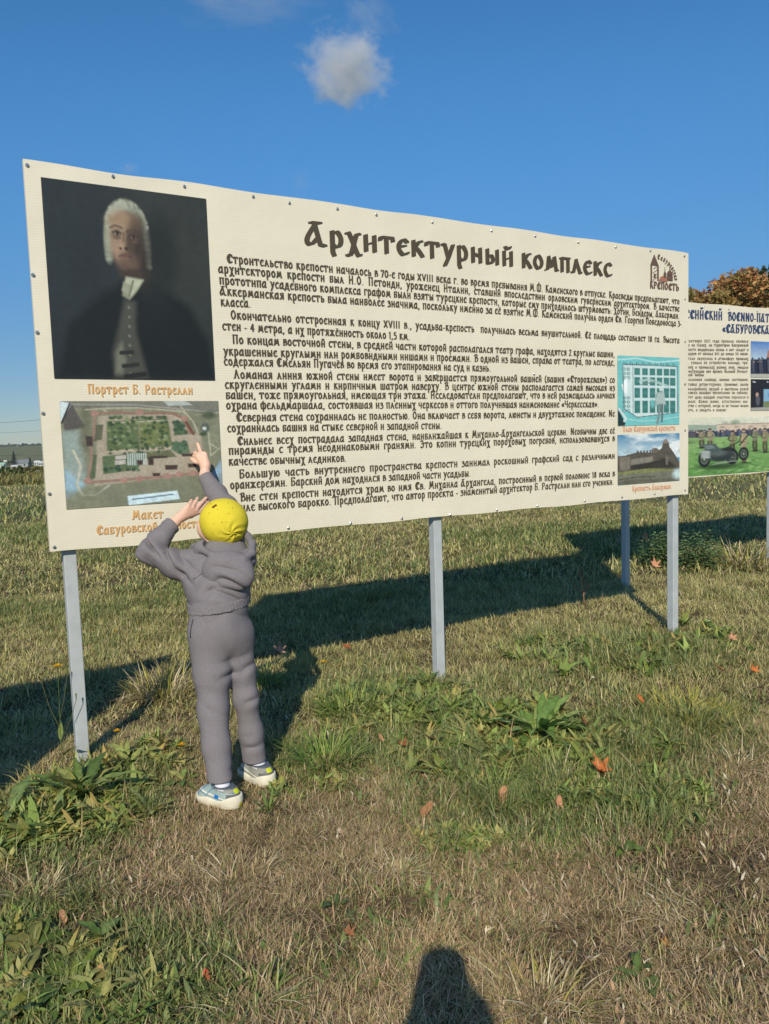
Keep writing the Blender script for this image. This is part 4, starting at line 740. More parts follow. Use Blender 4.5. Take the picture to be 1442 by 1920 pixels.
# trunk, legs, arms (under the clothes)
b.chain([P['neck'], P['chest'], P['waist'], P['pelvis']], [.06, .082, .078, .085], .05); b.cone(P['shL'], P['shR'], .045, .045, .04)
for L_ in 'LR':
    b.chain([P['hip' + L_], P['knee' + L_], P['ank' + L_]], [.066, .040, .027], .03); b.chain([P['sh' + L_], P['el' + L_], P['wr' + L_]], [.036, .029, .0235], .02)

for H_, T_ in SHOES:
    e = unit([*(T_ - H_)[:2], 0]); A_ = H_ + e * .082; b.chain([A_ + [0, 0, .115], A_ + [0, 0, .07], H_ + e * .16 + [0, 0, .036]], [.026, .024, .017], .02)
# hand shading the eyes: palm and four fingers with the thumb on the face side
K = {'p': J(353, 949, 3.655), 'r': J(361, 951, 3.67), 'm': J(368, 955, 3.685), 'i': J(373.5, 960, 3.70)}
wl = P['wrL']; wl2 = J(334, 973, 3.625)
b.cone(wl, wl2, .0235, .024, .015)
for q in 'prmi': b.cone(wl2 * .8 + K[q] * .2, K[q], .018, .0115, .010)
def finger(fld, pts, r): fld.chain(pts, r, .0035)
finger(b, [K['p'], J(357, 942.5, 3.68), J(359, 938.5, 3.70)], [.0105, .0088, .0078])
finger(b, [K['r'], J(367, 941, 3.71), J(370.5, 934, 3.745)], [.0105, .0092, .0080])
finger(b, [K['m'], J(378, 943, 3.73), J(386.5, 934, 3.77)], [.0108, .0095, .0082])
finger(b, [K['i'], J(383, 948, 3.745), J(391, 940.5, 3.785)], [.0105, .0092, .0080])
finger(b, [J(344, 968, 3.66), J(358, 968, 3.72), J(371, 962, 3.75)], [.014, .0105, .0085])                  # thumb under the palm
# pointing hand
wr = P['wrR']; k0 = J(378.5, 853, 3.935)
b.cone(wr, J(385, 872, 3.915), .0225, .023, .015); b.cone(J(386, 875, 3.913), J(377, 852, 3.935), .019, .016, .012); b.cone(J(386.5, 872, 3.912), J(384, 852, 3.93), .019, .014, .012); b.cone(J(384, 876, 3.915), J(371, 856, 3.93), .018, .014, .012)
tip = J(368.0, 824.5, 3.985)
finger(b, [J(377, 849, 3.94), J(373, 838, 3.96), tip], [.0108, .0092, .0072])
finger(b, [J(371, 853, 3.938), J(366.5, 849, 3.965), J(367, 857, 3.972)], [.011, .0098, .009])              # curled middle
finger(b, [J(369, 857, 3.936), J(364.5, 855, 3.962), J(366, 862, 3.968)], [.0108, .0095, .0088])
finger(b, [J(369, 862, 3.932), J(364, 862, 3.955), J(367, 867, 3.96)], [.0098, .0088, .008])
finger(b, [J(377, 868, 3.925), J(366, 866, 3.93), J(359.5, 860.5, 3.945)], [.0125, .0105, .0085])           # thumb
def skincol(v):
    c = np.ones((len(v), 3)) * np.array(srgb(226, 184, 160)); f = np.exp(-(((v - (Hd + Fh * .09 - Uh * .062)) ** 2).sum(1) / .012 ** 2)); c = c * (1 - f[:, None] * .6) + np.array(srgb(190, 110, 104)) * f[:, None] * .6
    for s_ in (-1, 1):
        d = np.linalg.norm(v - (Hd + Fh * .092 - Uh * .006 + Rh * s_ * .030), axis=1); c[d < .0075] = srgb(60, 44, 36)
    return c
M_skin = nmat('skin', attr=True, rough=.5, noise=(40, .05), spec=.35, sub=.12)
child = b.obj('person', M_skin, None, CB, skincol); child.location = CB
tag(child, 'child in grey jumpsuit and yellow hat pointing at the photo on the large board', 'person'); del b
# jumpsuit
c = Field(lo, (hi[0], 3.98, hi[2] - .12), .0042)
bk = J(410, 1085, 3.47)
c.chain([P['neck'] + [0, -.005, -.02], P['chest'], P['waist'] + [0, .0, 0], P['pelvis']], [.085, .108, .108, .113], .06)
c.ell(J(379, 1095, 3.49), (.075, .085, .13), None, .05); c.ell(J(436, 1085, 3.50), (.07, .085, .12), None, .05)
c.cone(J(376, 1058, 3.53), J(445, 1046, 3.56), .062, .056, .05)
c.ell(J(404, 1162, 3.41), (.110, .10, .075), None, .04)
c.ell(J(402, 1195, 3.375), (.088, .075, .09), None, .05); c.ell(J(440, 1195, 3.42), (.078, .07, .09), None, .05)           # seat
c.chain([J(393, 1190, 3.39), J(397, 1265, 3.36), J(400, 1330, 3.325), J(406, 1400, 3.265), J(414, 1470, P['ankL'][1] + .005)], [.094, .077, .064, .058, .051], .03)
c.chain([J(442, 1190, 3.43), J(453, 1260, 3.43), J(461, 1310, 3.42), J(470, 1370, 3.43), J(479, 1434, P['ankR'][1] + .005)], [.076, .058, .051, .052, .051], .03)
c.chain([J(378, 1058, 3.53), J(330, 1058, 3.50), P['elL'] + [.0, 0, .0]], [.062, .060, .045], .035)
c.chain([P['elL'], J(298, 1012, 3.545), J(321, 985.5, 3.605)], [.046, .049, .036], .012)
c.chain([J(440, 1042, 3.57), J(432, 990, 3.66), J(424, 952, 3.74)], [.058, .056, .054], .03); c.chain([J(424, 952, 3.74), J(404, 925, 3.82), J(388, 899, 3.885)], [.054, .050, .035], .015)
body_d = c.a.copy()
# folds
c.wave(J(292, 1028, 3.50), .07, J(330, 1000, 3.5) - J(285, 1050, 3.5), 125, .0046, 0, None, 4.2); c.wave(J(318, 1040, 3.46), .07, (1, 0, .45), 95, .0045, 1, None, 3.6)
c.wave(J(360, 1075, 3.47), .08, (.6, 0, 1), 80, .005, 2, None, 3.4); c.wave(J(425, 1108, 3.38), .11, (.25, 0, 1), 70, .005, .5, (1, 0, 0), 3.4); c.wave(J(395, 1112, 3.38), .07, (.6, 0, -1), 90, .0035, 0, None, 3.2)
c.wave(J(432, 1262, 3.33), .06, (-.5, 0, 1), 75, .0045, 1); c.wave(J(472, 1250, 3.37), .055, (-.9, 0, 1), 90, .0045); c.wave(J(405, 1325, 3.27), .06, (.45, 0, 1), 60, .0028, 2); c.wave(J(474, 1315, 3.36), .055, (-.9, 0, 1), 80, .0042)
c.wave(J(420, 1432, 3.24), .05, (.5, 0, 1), 95, .0032); c.wave(J(472, 1398, 3.38), .05, (-.6, 0, 1), 85, .0032, 1); c.wave(J(412, 930, 3.80), .06, (-.5, 0, 1), 80, .003)
c.wave(J(416, 1180, 3.3), .09, (1, 0, .15), 75, .002); c.rough(.0022, 38, 4)
# open cuffs and hem: cut just past them
def slab_cut(fld, p, dr, R=.09):
    p = np.array(p); dr = unit(dr); sl, x, y, z = fld.sub(p - R, p + R); d = (x - p[0]) * dr[0] + (y - p[1]) * dr[1] + (z - p[2]) * dr[2]; near = ((x - p[0]) ** 2 + (y - p[1]) ** 2 + (z - p[2]) ** 2) < R * R
    fld.a[sl] = np.where(near, np.maximum(fld.a[sl], d), fld.a[sl])
slab_cut(c, J(323.5, 984, 3.607), J(326, 981, 3.615) - J(316, 990, 3.593), .06); slab_cut(c, J(385.5, 894.5, 3.895), J(384, 890, 3.9) - J(390, 902, 3.88), .06)
slab_cut(c, J(414, 1463, P['ankL'][1]), (0, 0, -1), .085); slab_cut(c, J(479, 1427, P['ankR'][1]), (0, 0, -1), .085)
suit = c.obj('jumpsuit', M_cloth, child, CB)
# gathered waistband, cuffs
wz = J(412, 1140, 3.33)
wb = Field(c.lo, c.lo + (c.n - 1) * c.h, c.h); sl, x, y, z = wb.grid(); zz = z - (wz[2] + .10 * (x - wz[0])); ang_ = np.arctan2(x - wz[0], y - 3.45)
wb.a = np.maximum(body_d - .0052 + .0024 * np.sin(ang_ * 95 + 3 * np.sin(zz * 60)), np.abs(zz) - .020).astype(np.float32); near_ = ((x - wz[0]) ** 2 + (y - 3.43) ** 2 < .19 ** 2); wb.a = np.where(near_, wb.a, .1).astype(np.float32)
wb.obj('waistband', M_cloth, suit, (0, 0, 0)).location = -np.array(CB); suit.location = (0, 0, 0)
for p0, p1, r0 in ((J(314, 992, 3.588), J(324, 983.5, 3.608), .0395), (J(391.5, 904.5, 3.878), J(385.2, 893.5, 3.897), .0365)):
    f = Field(np.minimum(p0, p1) - .07, np.maximum(p0, p1) + .07, .003); e = unit(p1 - p0); f.cone(p0 - e * .03, p1 + e * .03, r0 + .002, r0 - .001, .003); sl, x, y, z = f.grid()
    d0 = (x - p0[0]) * e[0] + (y - p0[1]) * e[1] + (z - p0[2]) * e[2]; Ln = np.linalg.norm(p1 - p0); a_, b_, _n = frame(e, (.3, .2, 1)); th = np.arctan2((x - p0[0]) * a_[0] + (y - p0[1]) * a_[1] + (z - p0[2]) * a_[2], (x - p0[0]) * _n[0] + (y - p0[1]) * _n[1] + (z - p0[2]) * _n[2])
    f.a = np.maximum(f.a + .0006 * np.sin(th * 60), np.maximum(-d0, d0 - Ln)).astype(np.float32); f.obj('cuff', M_cloth, suit, CB)
# hood lying on the back
f = Field(J(410, 1060, 3.5) - [.22, .22, .2], J(410, 1060, 3.5) + [.22, .22, .22], .0034)
f.ell(J(426, 1068, 3.39), (.110, .060, .084), None, .02); f.ell(J(438, 1083, 3.37), (.088, .046, .058), None, .03); f.cone(J(382, 1030, 3.49), J(458, 1050, 3.46), .045, .052, .03)
f.ell(J(424, 1020, 3.475), (.098, .088, .060), None, .012, cut=True)
rimp = [J(364, 1026, 3.54), J(378, 1030, 3.455), J(398, 1041, 3.39), J(428, 1050, 3.355), J(456, 1049, 3.375), J(472, 1037, 3.43), J(473, 1020, 3.50), J(464, 1004, 3.58)]
f.chain(rimp, [.017, .016, .0155, .0155, .0155, .0165, .017, .016], .010); gr = [p_ + np.array([0, -.006, -.027]) for p_ in rimp[1:6]]
for q in range(4): f.cone(gr[q], gr[q + 1], .007, .007, .006, cut=True)
f.wave(J(432, 1085, 3.34), .075, (.25, 0, 1), 95, .0035, 1, (1.2, 0, 0), 4.2); f.rough(.0018, 40, 8)
f.obj('hood', M_cloth, suit, CB)
# yellow hat
hc = J(420, 979.5, 3.585); f = Field(hc - .16, hc + .16, .003); Rk, Fk, Uk = frame((-.30, .80, .52), (0, .3, 1)); f.ell(hc, (.109, .116, .107), [Rk, Fk, Uk], .01)
pk = J(436, 1000, 3.49); sl, x, y, z = f.grid(); dx, dz = x - pk[0], z - pk[2]; rr = np.hypot(dx, dz); th = np.arctan2(dz, dx); back = (y < 3.60)
f.a = f.a + (.0042 * np.sin(th * 7 + 5 * rr / .05) * np.exp(-(rr / .045) ** 2) * np.clip(rr / .012, 0, 1) * back + .006 * np.exp(-((dz + .012 - .25 * dx) / .0045) ** 2) * np.exp(-((dx - .01) / .045) ** 2) * back).astype(np.float32)
d = (x - hc[0]) * -.45 + (y - hc[1]) * .80 + (z - hc[2]) * -.40 - .062; f.a = np.maximum(f.a, d.astype(np.float32)); f.rough(.0014, 45, 2)
def hat_mat():
    m = nmat('yellow_knit', srgb(216, 198, 58), .85, noise=(18, .07), bump=(75, .35, .003), spec=.15); t = m.node_tree; N = t.nodes; L = t.links; p = N['Principled BSDF']; src = p.inputs['Base Color'].links[0].from_socket
    tc = N.new('ShaderNodeTexCoord'); v = N.new('ShaderNodeTexVoronoi'); v.inputs['Scale'].default_value = 46; v.inputs['Randomness'].default_value = .5; L.new(tc.outputs['Object'], v.inputs[0])
    lt = N.new('ShaderNodeMath'); lt.operation = 'LESS_THAN'; lt.inputs[1].default_value = .115; L.new(v.outputs['Distance'], lt.inputs[0])
    mx = N.new('ShaderNodeMix'); mx.data_type = 'RGBA'; L.new(lt.outputs[0], mx.inputs[0]); L.new(src, mx.inputs[6]); mx.inputs[7].default_value = (*srgb(96, 84, 24), 1); L.new(mx.outputs[2], p.inputs['Base Color']); return m
hat = f.obj('hat', hat_mat(), child, CB)
tp = J(402.5, 949.5, 3.50); 
# little woven tag sewn on the hat: find the surface along the view from behind
d_ = unit(np.array([0, 1.0, 0])); 
def march(fld, p, d, n=400, st=.0008):
    for _ in range(n):
        i = np.round((p - fld.lo) / fld.h).astype(int)
        if (i >= 0).all() and (i < fld.n).all() and fld.a[tuple(i)] < 0: return p
        p = p + d * st
    return p
def hat_hit(px, py): return march(f, J(px, py, 3.42), unit(cdir(px, py)))
a0, a1 = hat_hit(398.5, 952.5), hat_hit(406.5, 947); e = unit(a1 - a0); nrm = unit((a0 + a1) / 2 - hc); s2 = np.cross(nrm, e); mb = MB()
w0 = [a0 + s2 * .006, a0 - s2 * .006, a1 - s2 * .006, a1 + s2 * .006]; mb.add([p + nrm * .003 - CB for p in w0] + [p - nrm * .006 - CB for p in w0], [(0, 1, 2, 3), (7, 6, 5, 4), (0, 4, 5, 1), (1, 5, 6, 2), (2, 6, 7, 3), (3, 7, 4, 0)])
mb.obj('woven_tag', nmat('brown_tag', srgb(104, 62, 36), .6, noise=(300, .3)), hat)
# seams laid on the cloth: pocket slit, side seam, shoulder seam
def on_suit(q): return [march(c, J(x_, y_, 3.05), unit(cdir(x_, y_)), 900, .001) - CB for x_, y_ in q]
M_seam = nmat('seam_thread', srgb(70, 64, 70), .9, noise=(60, .1))
for nm_, q in (('pocket', [(362, 1161), (359.5, 1172), (357.5, 1184), (357, 1196)]), ('seam', [(388, 1066), (379, 1075), (370, 1082), (362, 1086)])):
    m_ = MB(); m_.tube(on_suit(q), .0017 if nm_ == 'seam' else .003, 6); m_.obj(nm_, M_seam, suit, True)
# shoes and socks
M_shoe = nmat('shoe_upper', attr=True, rough=.6, noise=(160, .08), bump=(500, .2, .0006), spec=.3); M_sole = nmat('shoe_sole', attr=True, rough=.55, noise=(60, .06), spec=.3); M_sock = nmat('white_sock', srgb(226, 226, 232), .9, bump=(400, .3, .001))
def shoe(heel, toe, ank, blue):
    heel = np.array([*heel[:2], float(terrain(heel[0], heel[1])) + .006]); e = toe - heel; e[2] = 0; e = unit(e); L_ = .205; s = np.array([-e[1], e[0], 0]); up = np.array([0, 0, 1.])
    sc = 1.0; at = lambda a, b, h: heel + (e * a + s * b + up * h) * sc
    f = Field(heel + e * .1 - .17, heel + e * .1 + .17, .0028); f.lo[2] = heel[2] - .01
    f.ell(at(.045, 0, .035), (.052, .041, .056), [e, s, up], .02); f.ell(at(.125, 0, .030), (.075, .047, .042), [e, s, up], .03); f.cone(at(.06, 0, .05), at(.078, 0, .09), .042, .037, .02); f.cone(at(.09, 0, .065), at(.16, 0, .042), .034, .029, .02); f.ell(at(.172, 0, .03), (.03, .036, .028), [e, s, up], .02)
    sl, x, y, z = f.grid(); A = (x - heel[0]) * e[0] + (y - heel[1]) * e[1]; B = (x - heel[0]) * s[0] + (y - heel[1]) * s[1]; Hh_ = z - heel[2]
    edge = .041 + .016 * np.clip((.05 - A) / .05, 0, 1) + .004 * np.sin(A * 60); foot = f.a.copy()
    col_cut = Hh_ - (.088 + .012 * np.clip((.03 - A) / .03, 0, 1) - .25 * np.clip(A - .085, 0, .06) * 0)
    f.a = np.maximum(np.maximum(foot, edge - Hh_), col_cut).astype(np.float32)
    def up_c(v):
        a = (v - heel) @ e; bb = (v - heel) @ s; h = v[:, 2] - heel[2]; c = np.ones((len(v), 3)) * np.array(srgb(150, 150, 136) if not blue else srgb(150, 168, 164))
        q = h - .35 * (a - .07); c[(np.abs(np.sin(q * 95 + a * 22)) < .28) & (a < .19)] = srgb(214, 212, 198); c[(np.abs(np.sin(q * 95 + a * 22 + .55)) < .12) & (a < .18)] = srgb(84, 92, 100)
        c[(a < .035) & (h < .066)] = srgb(98, 98, 94); c[(a < .05) & (h > .072)] = srgb(140, 138, 126); c[(h > .083)] = srgb(86, 92, 100)
        c[(a < .016) & (h > .066) & (np.abs(bb) < .014)] = srgb(196, 206, 40)
        if blue: c[(a > .07) & (a < .095) & (h > .042) & (h < .060)] = srgb(30, 112, 180); c[(a > .1) & (np.abs(np.sin(a * 70 + h * 60)) < .25)] = srgb(96, 132, 150)
        return c
    sd_ = -1 if blue else -1
    def so_c(v):
        a = (v - heel) @ e; h = v[:, 2] - heel[2]; c = np.ones((len(v), 3)) * np.array(srgb(222, 215, 192)); c[(a < .022) & (h > .010) & (h < .030) & (((v - heel) @ s) * sd_ > -.012)] = srgb(196, 194, 40); c[h < .004] = srgb(120, 112, 92); return c
    S_ = Field(f.lo, f.lo + (f.n - 1) * f.h, f.h); S_.a = np.maximum(foot - .0055, Hh_ - edge - .001).astype(np.float32); S_.a = np.maximum(S_.a, -Hh_).astype(np.float32)
    o = f.obj('shoe', M_shoe, child, CB, up_c, 0); S_.obj('sole', M_sole, o, CB, so_c)
    k = Field(heel + e * .06 - .12, heel + e * .06 + .14, .003); top = at(.062, 0, .135); k.cone(at(.078, 0, .06), np.array([*(np.array(ank) * .7 + at(.08, 0, .1) * .3)[:2], ank[2] - .012]), .033, .030, .01); k.obj('sock', M_sock, child, CB)
shoe(*SHOES[0], P['ankL'], True); shoe(*SHOES[1], P['ankR'], False)
# ------------------------------------------------------------------ the one taking the picture, just behind the camera
PB = np.array([-.06, -.42, 0.0])
f = Field((-.55, -.75, -.02), (.5, .12, 1.72), .009); PX = -.05
hd = np.array([-.035, -.40, 1.52]); f.ell(hd, (.078, .095, .112), None, .02); f.ell(hd + [0, .03, -.07], (.055, .055, .05), None, .03); f.cone(hd + [0, -.01, -.1], (-.04, -.42, 1.34), .055, .06, .03); f.cone(hd + [0, .095, 0], hd + [0, .108, -.035], .010, .014, .015)
for s_ in (-1, 1):
    f.ell(hd + [s_ * .032, .085, .01], (.018, .012, .010), None, .008, cut=True); f.ell(hd + [s_ * .078, 0, -.01], (.010, .02, .032), None, .01)
    f.chain([(-.04 + s_ * .16, -.43, 1.27), (-.03 + s_ * .19, -.30, 1.06), (PX + s_ * .068, -.09, 1.34)], [.06, .048, .032], .03)
    f.chain([(PX + s_ * .066, -.085, 1.345), (PX + s_ * .052, -.045, 1.40), (PX + s_ * .050, -.036, 1.45)], [.032, .026, .02], .02)
    for q in range(4): f.chain([(PX + s_ * .056, -.04, 1.41 + .019 * q), (PX + s_ * .050, -.022, 1.42 + .02 * q), (PX + s_ * .033, -.010, 1.425 + .021 * q)], [.012, .0105, .008], .006)
    f.chain([(PX + s_ * .054, -.055, 1.40), (PX + s_ * .04, -.05, 1.43), (PX + s_ * .018, -.044, 1.455)], [.014, .012, .009], .008)
    f.chain([(-.06 + s_ * .09, -.42, .9), (-.06 + s_ * .10, -.40, .48), (-.06 + s_ * .11, -.43, .09)], [.10, .066, .045], .05); f.cone((-.06 + s_ * .11, -.44, .05), (-.06 + s_ * .13, -.27, .03), .045, .035, .03)
f.chain([(-.04, -.42, 1.26), (-.05, -.42, 1.08), (-.06, -.42, .94)], [.13, .125, .14], .08); f.cone((-.2, -.43, 1.27), (.12, -.43, 1.27), .07, .07, .05)
photog = f.obj('person', nmat('adult_skin', srgb(214, 176, 152), .55, noise=(30, .05)), None, PB); photog.location = PB  # the adult's own skin colour, slightly varied by noise
tag(photog, 'adult standing with phone raised, shown in the photo only by the cast shadow', 'person')
g = Field((-.55, -.75, -.02), (.5, .0, 1.42), .01); dark = nmat('dark_jacket', srgb(52, 56, 66), .8, noise=(10, .1), bump=(300, .2, .002))
g.chain([(-.04, -.42, 1.28), (-.05, -.42, 1.08), (-.06, -.42, .92)], [.15, .15, .165], .08); g.cone((-.21, -.43, 1.28), (.13, -.43, 1.28), .085, .085, .05)
for s_ in (-1, 1): g.chain([(-.04 + s_ * .165, -.43, 1.27), (-.03 + s_ * .19, -.30, 1.06), (-.05 + s_ * .085, -.13, 1.30)], [.075, .064, .05], .03)
g.rough(.004, 25, 3); g.obj('jacket', dark, photog, PB)
g = Field((-.4, -.65, -.02), (.3, -.2, 1.0), .01)
for s_ in (-1, 1): g.chain([(-.06 + s_ * .09, -.42, .88), (-.06 + s_ * .10, -.40, .48), (-.06 + s_ * .11, -.43, .08)], [.115, .085, .07], .05)
g.rough(.004, 25, 5); g.obj('trousers', nmat('blue_denim', srgb(58, 70, 96), .85, noise=(40, .15)), photog, PB)
g = Field(hd - .2, hd + .2, .006); g.ell(hd + [0, -.025, .025], (.092, .098, .105), None, .02); g.ell(hd + [0, -.06, -.06], (.085, .05, .10), None, .03); sl, x, y, z = g.grid(); g.a = np.maximum(g.a, ((y - hd[1]) * .9 - (z - hd[2]) * .55 - .045 + 0 * x)).astype(np.float32); g.rough(.004, 60, 6); g.obj('hair', nmat('brown_hair', srgb(84, 62, 46), .5, bump=(120, .6, .004)), photog, PB)
mb = MB(); mb.box((-.037, -.006, -.078), (.037, .002, .078)); mb.box((.014, .002, .05), (.032, .0045, .074))
phn = mb.obj('phone', nmat('phone_black', srgb(24, 26, 30), .25, noise=(20, .05), spec=.5), None, bevel=.002); phn.location = (-.05, -.016, 1.425); phn.rotation_euler = (0, -ROLL, 0); tag(phn, 'dark phone held up in both hands by the adult taking the picture', 'phone')
# ------------------------------------------------------------------ plants near the boards
def gz(px, py): p = G(px, py); p[2] = float(terrain(p[0], p[1])); return p
M_leaf = nmat('broad_leaf', attr=True, rough=.6, trans=.25, noise=(45, .3), bump=(90, .3, .002), spec=.35)
M_tuft = nmat('tuft_blade', attr=True, rough=.6, trans=.2, spec=.2)
M_dead = nmat('fallen_leaf', attr=True, rough=.7, trans=.12, noise=(70, .2), bump=(120, .4, .002), spec=.2)
M_petal = nmat('yellow_petal', attr=True, rough=.6, trans=.2)
def blade_leaf(mb, base, az, L, W, el0, el1, col, twist=0, nseg=9, wav=.26, petiole=.18, rnd=random):
    """a broad leaf along an arching midrib: folded at the rib, edges waved"""
    p = Vector(base); pts = []; d = Vector((math.cos(az), math.sin(az), 0)); sd = Vector((-math.sin(az), math.cos(az), 0)); ph = rnd.random() * 6
    for i in range(nseg + 1):
        t = i / nseg; el = el0 + (el1 - el0) * t; f = d * math.cos(el) + Vector((0, 0, 1)) * math.sin(el)
        if i: p = p + f * (L / nseg)
        p.z = max(p.z, base[2] + .006)
        nrm = (sd.cross(f)).normalized() * -1; nrm = -nrm if nrm.z < 0 else nrm
        w_ = W / 2 * (.10 if t < petiole * .6 else max(.02, math.sin(math.pi * min(1, max(0, (t - petiole * .5) / (1.02 - petiole * .5))) ** .85)))
        s2 = (sd * math.cos(twist) + nrm * math.sin(twist)); n2 = nrm
        pts.append((p - s2 * w_ + n2 * w_ * (.30 + wav * math.sin(i * 2.1 + ph)), p.copy(), p + s2 * w_ + n2 * w_ * (.30 + wav * math.sin(i * 1.7 + ph + 2))))
    vs = [q for tr in pts for q in tr]; fs = []
    for i in range(nseg): a = 3 * i; fs += [(a, a + 3, a + 4, a + 1), (a + 1, a + 4, a + 5, a + 2)]
    o = len(mb.v); mb.add(vs, fs, col)
    for i in range(nseg + 1): mb.c[o + 3 * i + 1] = tuple(min(1, c * 1.35) for c in col)
LEAFG = [srgb(104, 124, 60), srgb(122, 138, 70), srgb(88, 110, 54), srgb(142, 148, 82), srgb(98, 116, 66), srgb(150, 146, 86)]
def rosette(name, px, py, label, cat, n=10, L=(.1, .2), W=(.03, .05), el=(.2, 1.1), pal=LEAFG, azr=(0, 6.283), group='broad-leaved weeds in the grass', seed=0, droop=.9, spread=.02):
    r = random.Random(seed + int(px * 3 + py)); b = gz(px, py); mb = MB()
    n = int(n * 1.5)
    for k in range(n):
        az = azr[0] + (azr[1] - azr[0]) * (k + r.random() * .8) / n; e0 = r.uniform(*el); c = r.choice(pal); q = r.uniform(.8, 1.15); ln = r.uniform(*L)
        blade_leaf(mb, (r.uniform(-spread, spread), r.uniform(-spread, spread), .004), az, ln, r.uniform(*W) * .82, e0, e0 - droop * r.uniform(.5, 1.3), tuple(v * q for v in c), r.uniform(-.3, .3), rnd=r)
    o = mb.obj(name, M_leaf, None, True); o.location = b; return tag(o, label, cat, group)
def tuft(px, py, label, n=90, L=(.12, .26), W=(.003, .006), pal=GREEN, lean=(.1, 1.1), R=.05, group='grass tufts standing out of the turf', curl=(.3, 1.4), azm=None):
    L = (L[0] * .7, L[1] * .78); lean = (lean[0] + .15, min(1.5, lean[1] + .25)); n = int(n * 1.3); R *= 1.3; b = gz(px, py); rr = R * np.sqrt(rng.uniform(0, 1, n)); a = rng.uniform(0, 6.283, n); az = a + rng.normal(0, .5, n) if azm is None else azm + rng.normal(0, .7, n)
    c = pick(pal, n); co, cc, q, t = blades(rr * np.cos(a), rr * np.sin(a), np.zeros(n), rng.uniform(*L, n), rng.uniform(*W, n), az, rng.uniform(*lean, n), rng.uniform(*curl, n), c, c * 1.15)
    o = link('grass_tuft', mesh_np('grass_tuft', co, q, t, cc), M_tuft); o.location = b; return tag(o, label, 'grass tuft', group)
YEL = np.array([srgb(168, 160, 78), srgb(148, 146, 66), srgb(186, 172, 96)]); DRY = np.array([srgb(196, 180, 138), srgb(170, 150, 110), srgb(210, 196, 158), srgb(150, 134, 98)]); GRS = np.array([srgb(112, 134, 62), srgb(132, 148, 76), srgb(90, 116, 52), srgb(150, 156, 88)])
rosette('dock_plant', 152, 1508, 'large dock with long pale green leaves at the foot of the left post', 'weed', 17, (.16, .34), (.045, .075), (.25, 1.25), seed=3)
rosette('dock_plant', 176, 1532, 'flat yellow-green dock leaves lying in front of the left post', 'weed', 4, (.2, .27), (.06, .085), (.0, .25), [srgb(150, 160, 72)], (-.5, 1.4), seed=5, droop=.35)
rosette('dock_plant', 22, 1545, 'dock with dull green leaves at the edge of the shadow, left of the left post', 'weed', 9, (.14, .26), (.04, .07), seed=2)
rosette('dock_plant', 246, 1438, 'two upright broad leaves right of the left post', 'weed', 6, (.09, .16), (.035, .055), (.6, 1.3), seed=8)
rosette('dock_plant', 345, 1470, 'small rosette of dull leaves left of the child\'s shoes', 'weed', 6, (.07, .12), (.03, .045), (.3, 1.1), seed=1)
rosette('dandelion_rosette', 742, 1318, 'round-leaved rosette in front of the middle post', 'weed', 11, (.10, .18), (.04, .065), (.2, 1.0), seed=4)
rosette('dandelion_rosette', 672, 1330, 'small pale rosette left of the middle post foot', 'weed', 8, (.08, .14), (.03, .045), seed=6)
rosette('dandelion_rosette', 790, 1420, 'dark green rosette with brown leaves lying on it', 'weed', 12, (.10, .17), (.03, .05), (.2, 1.1), seed=9)
rosette('dock_plant', 1008, 1385, 'biggest bright green dock right of the middle post', 'weed', 20, (.18, .36), (.05, .085), (.2, 1.0), [srgb(118, 146, 72), srgb(132, 156, 82), srgb(102, 130, 64), srgb(144, 160, 90)], seed=7)
rosette('dock_plant', 918, 1368, 'green dock left of the biggest dock', 'weed', 12, (.10, .20), (.035, .055), seed=12)
rosette('dock_plant', 1075, 1395, 'broad leaves spreading at the right side of the biggest dock', 'weed', 9, (.12, .22), (.04, .06), (.1, .7), seed=14)
rosette('dock_plant', 960, 1432, 'low leafy weed in front of the biggest dock', 'weed', 9, (.10, .17), (.03, .05), seed=15)
rosette('dock_plant', 1062, 1225, 'fine-leaved weed between the middle and right posts', 'weed', 10, (.10, .18), (.025, .04), (.4, 1.2), seed=16)
rosette('plantain', 500, 1530, 'small plantain with narrow upright leaves beside the right shoe', 'weed', 11, (.06, .11), (.014, .022), (.6, 1.4), seed=17, droop=.4)
rosette('plantain', 1172, 1592, 'single broad-leaved plantain in the dry grass in front of the orange maple leaf', 'weed', 4, (.05, .09), (.035, .05), (.4, 1.0), seed=18)
rosette('plantain', 1268, 1202, 'bright leaves at the foot of the right post', 'weed', 6, (.08, .13), (.04, .06), (.4, 1.1), seed=19)
rosette('clover_patch', 880, 1585, 'low patch of small clover-like leaves right of the tan oval leaf', 'weed', 34, (.03, .06), (.015, .022), (.2, 1.2), seed=20, spread=.07)
rosette('clover_patch', 1160, 1508, 'dark patch of small leaves just below the orange maple leaf', 'weed', 40, (.03, .07), (.016, .026), (.2, 1.2), [srgb(70, 98, 50), srgb(86, 112, 58)], seed=21, spread=.09)
rosette('dock_plant', 70, 1790, 'dark leafy weed near the lower left corner, the upper one', 'weed', 9, (.10, .17), (.035, .055), (.1, .8), [srgb(92, 108, 48), srgb(78, 96, 42), srgb(126, 124, 66)], seed=22)
rosette('dock_plant', 120, 1862, 'largest spreading weed in the lower left corner with yellowing leaves', 'weed', 13, (.11, .2), (.035, .06), (.0, .7), [srgb(104, 122, 50), srgb(132, 136, 62), srgb(86, 108, 50), srgb(152, 144, 70)], seed=23)
rosette('dock_plant', 40, 1905, 'green weed in the lowest left corner of the grass', 'weed', 9, (.09, .16), (.03, .05), seed=24)
rosette('dock_plant', 195, 1772, 'small upright leaves beyond the largest lower-left weed', 'weed', 6, (.07, .13), (.03, .045), (.3, 1.1), seed=25)
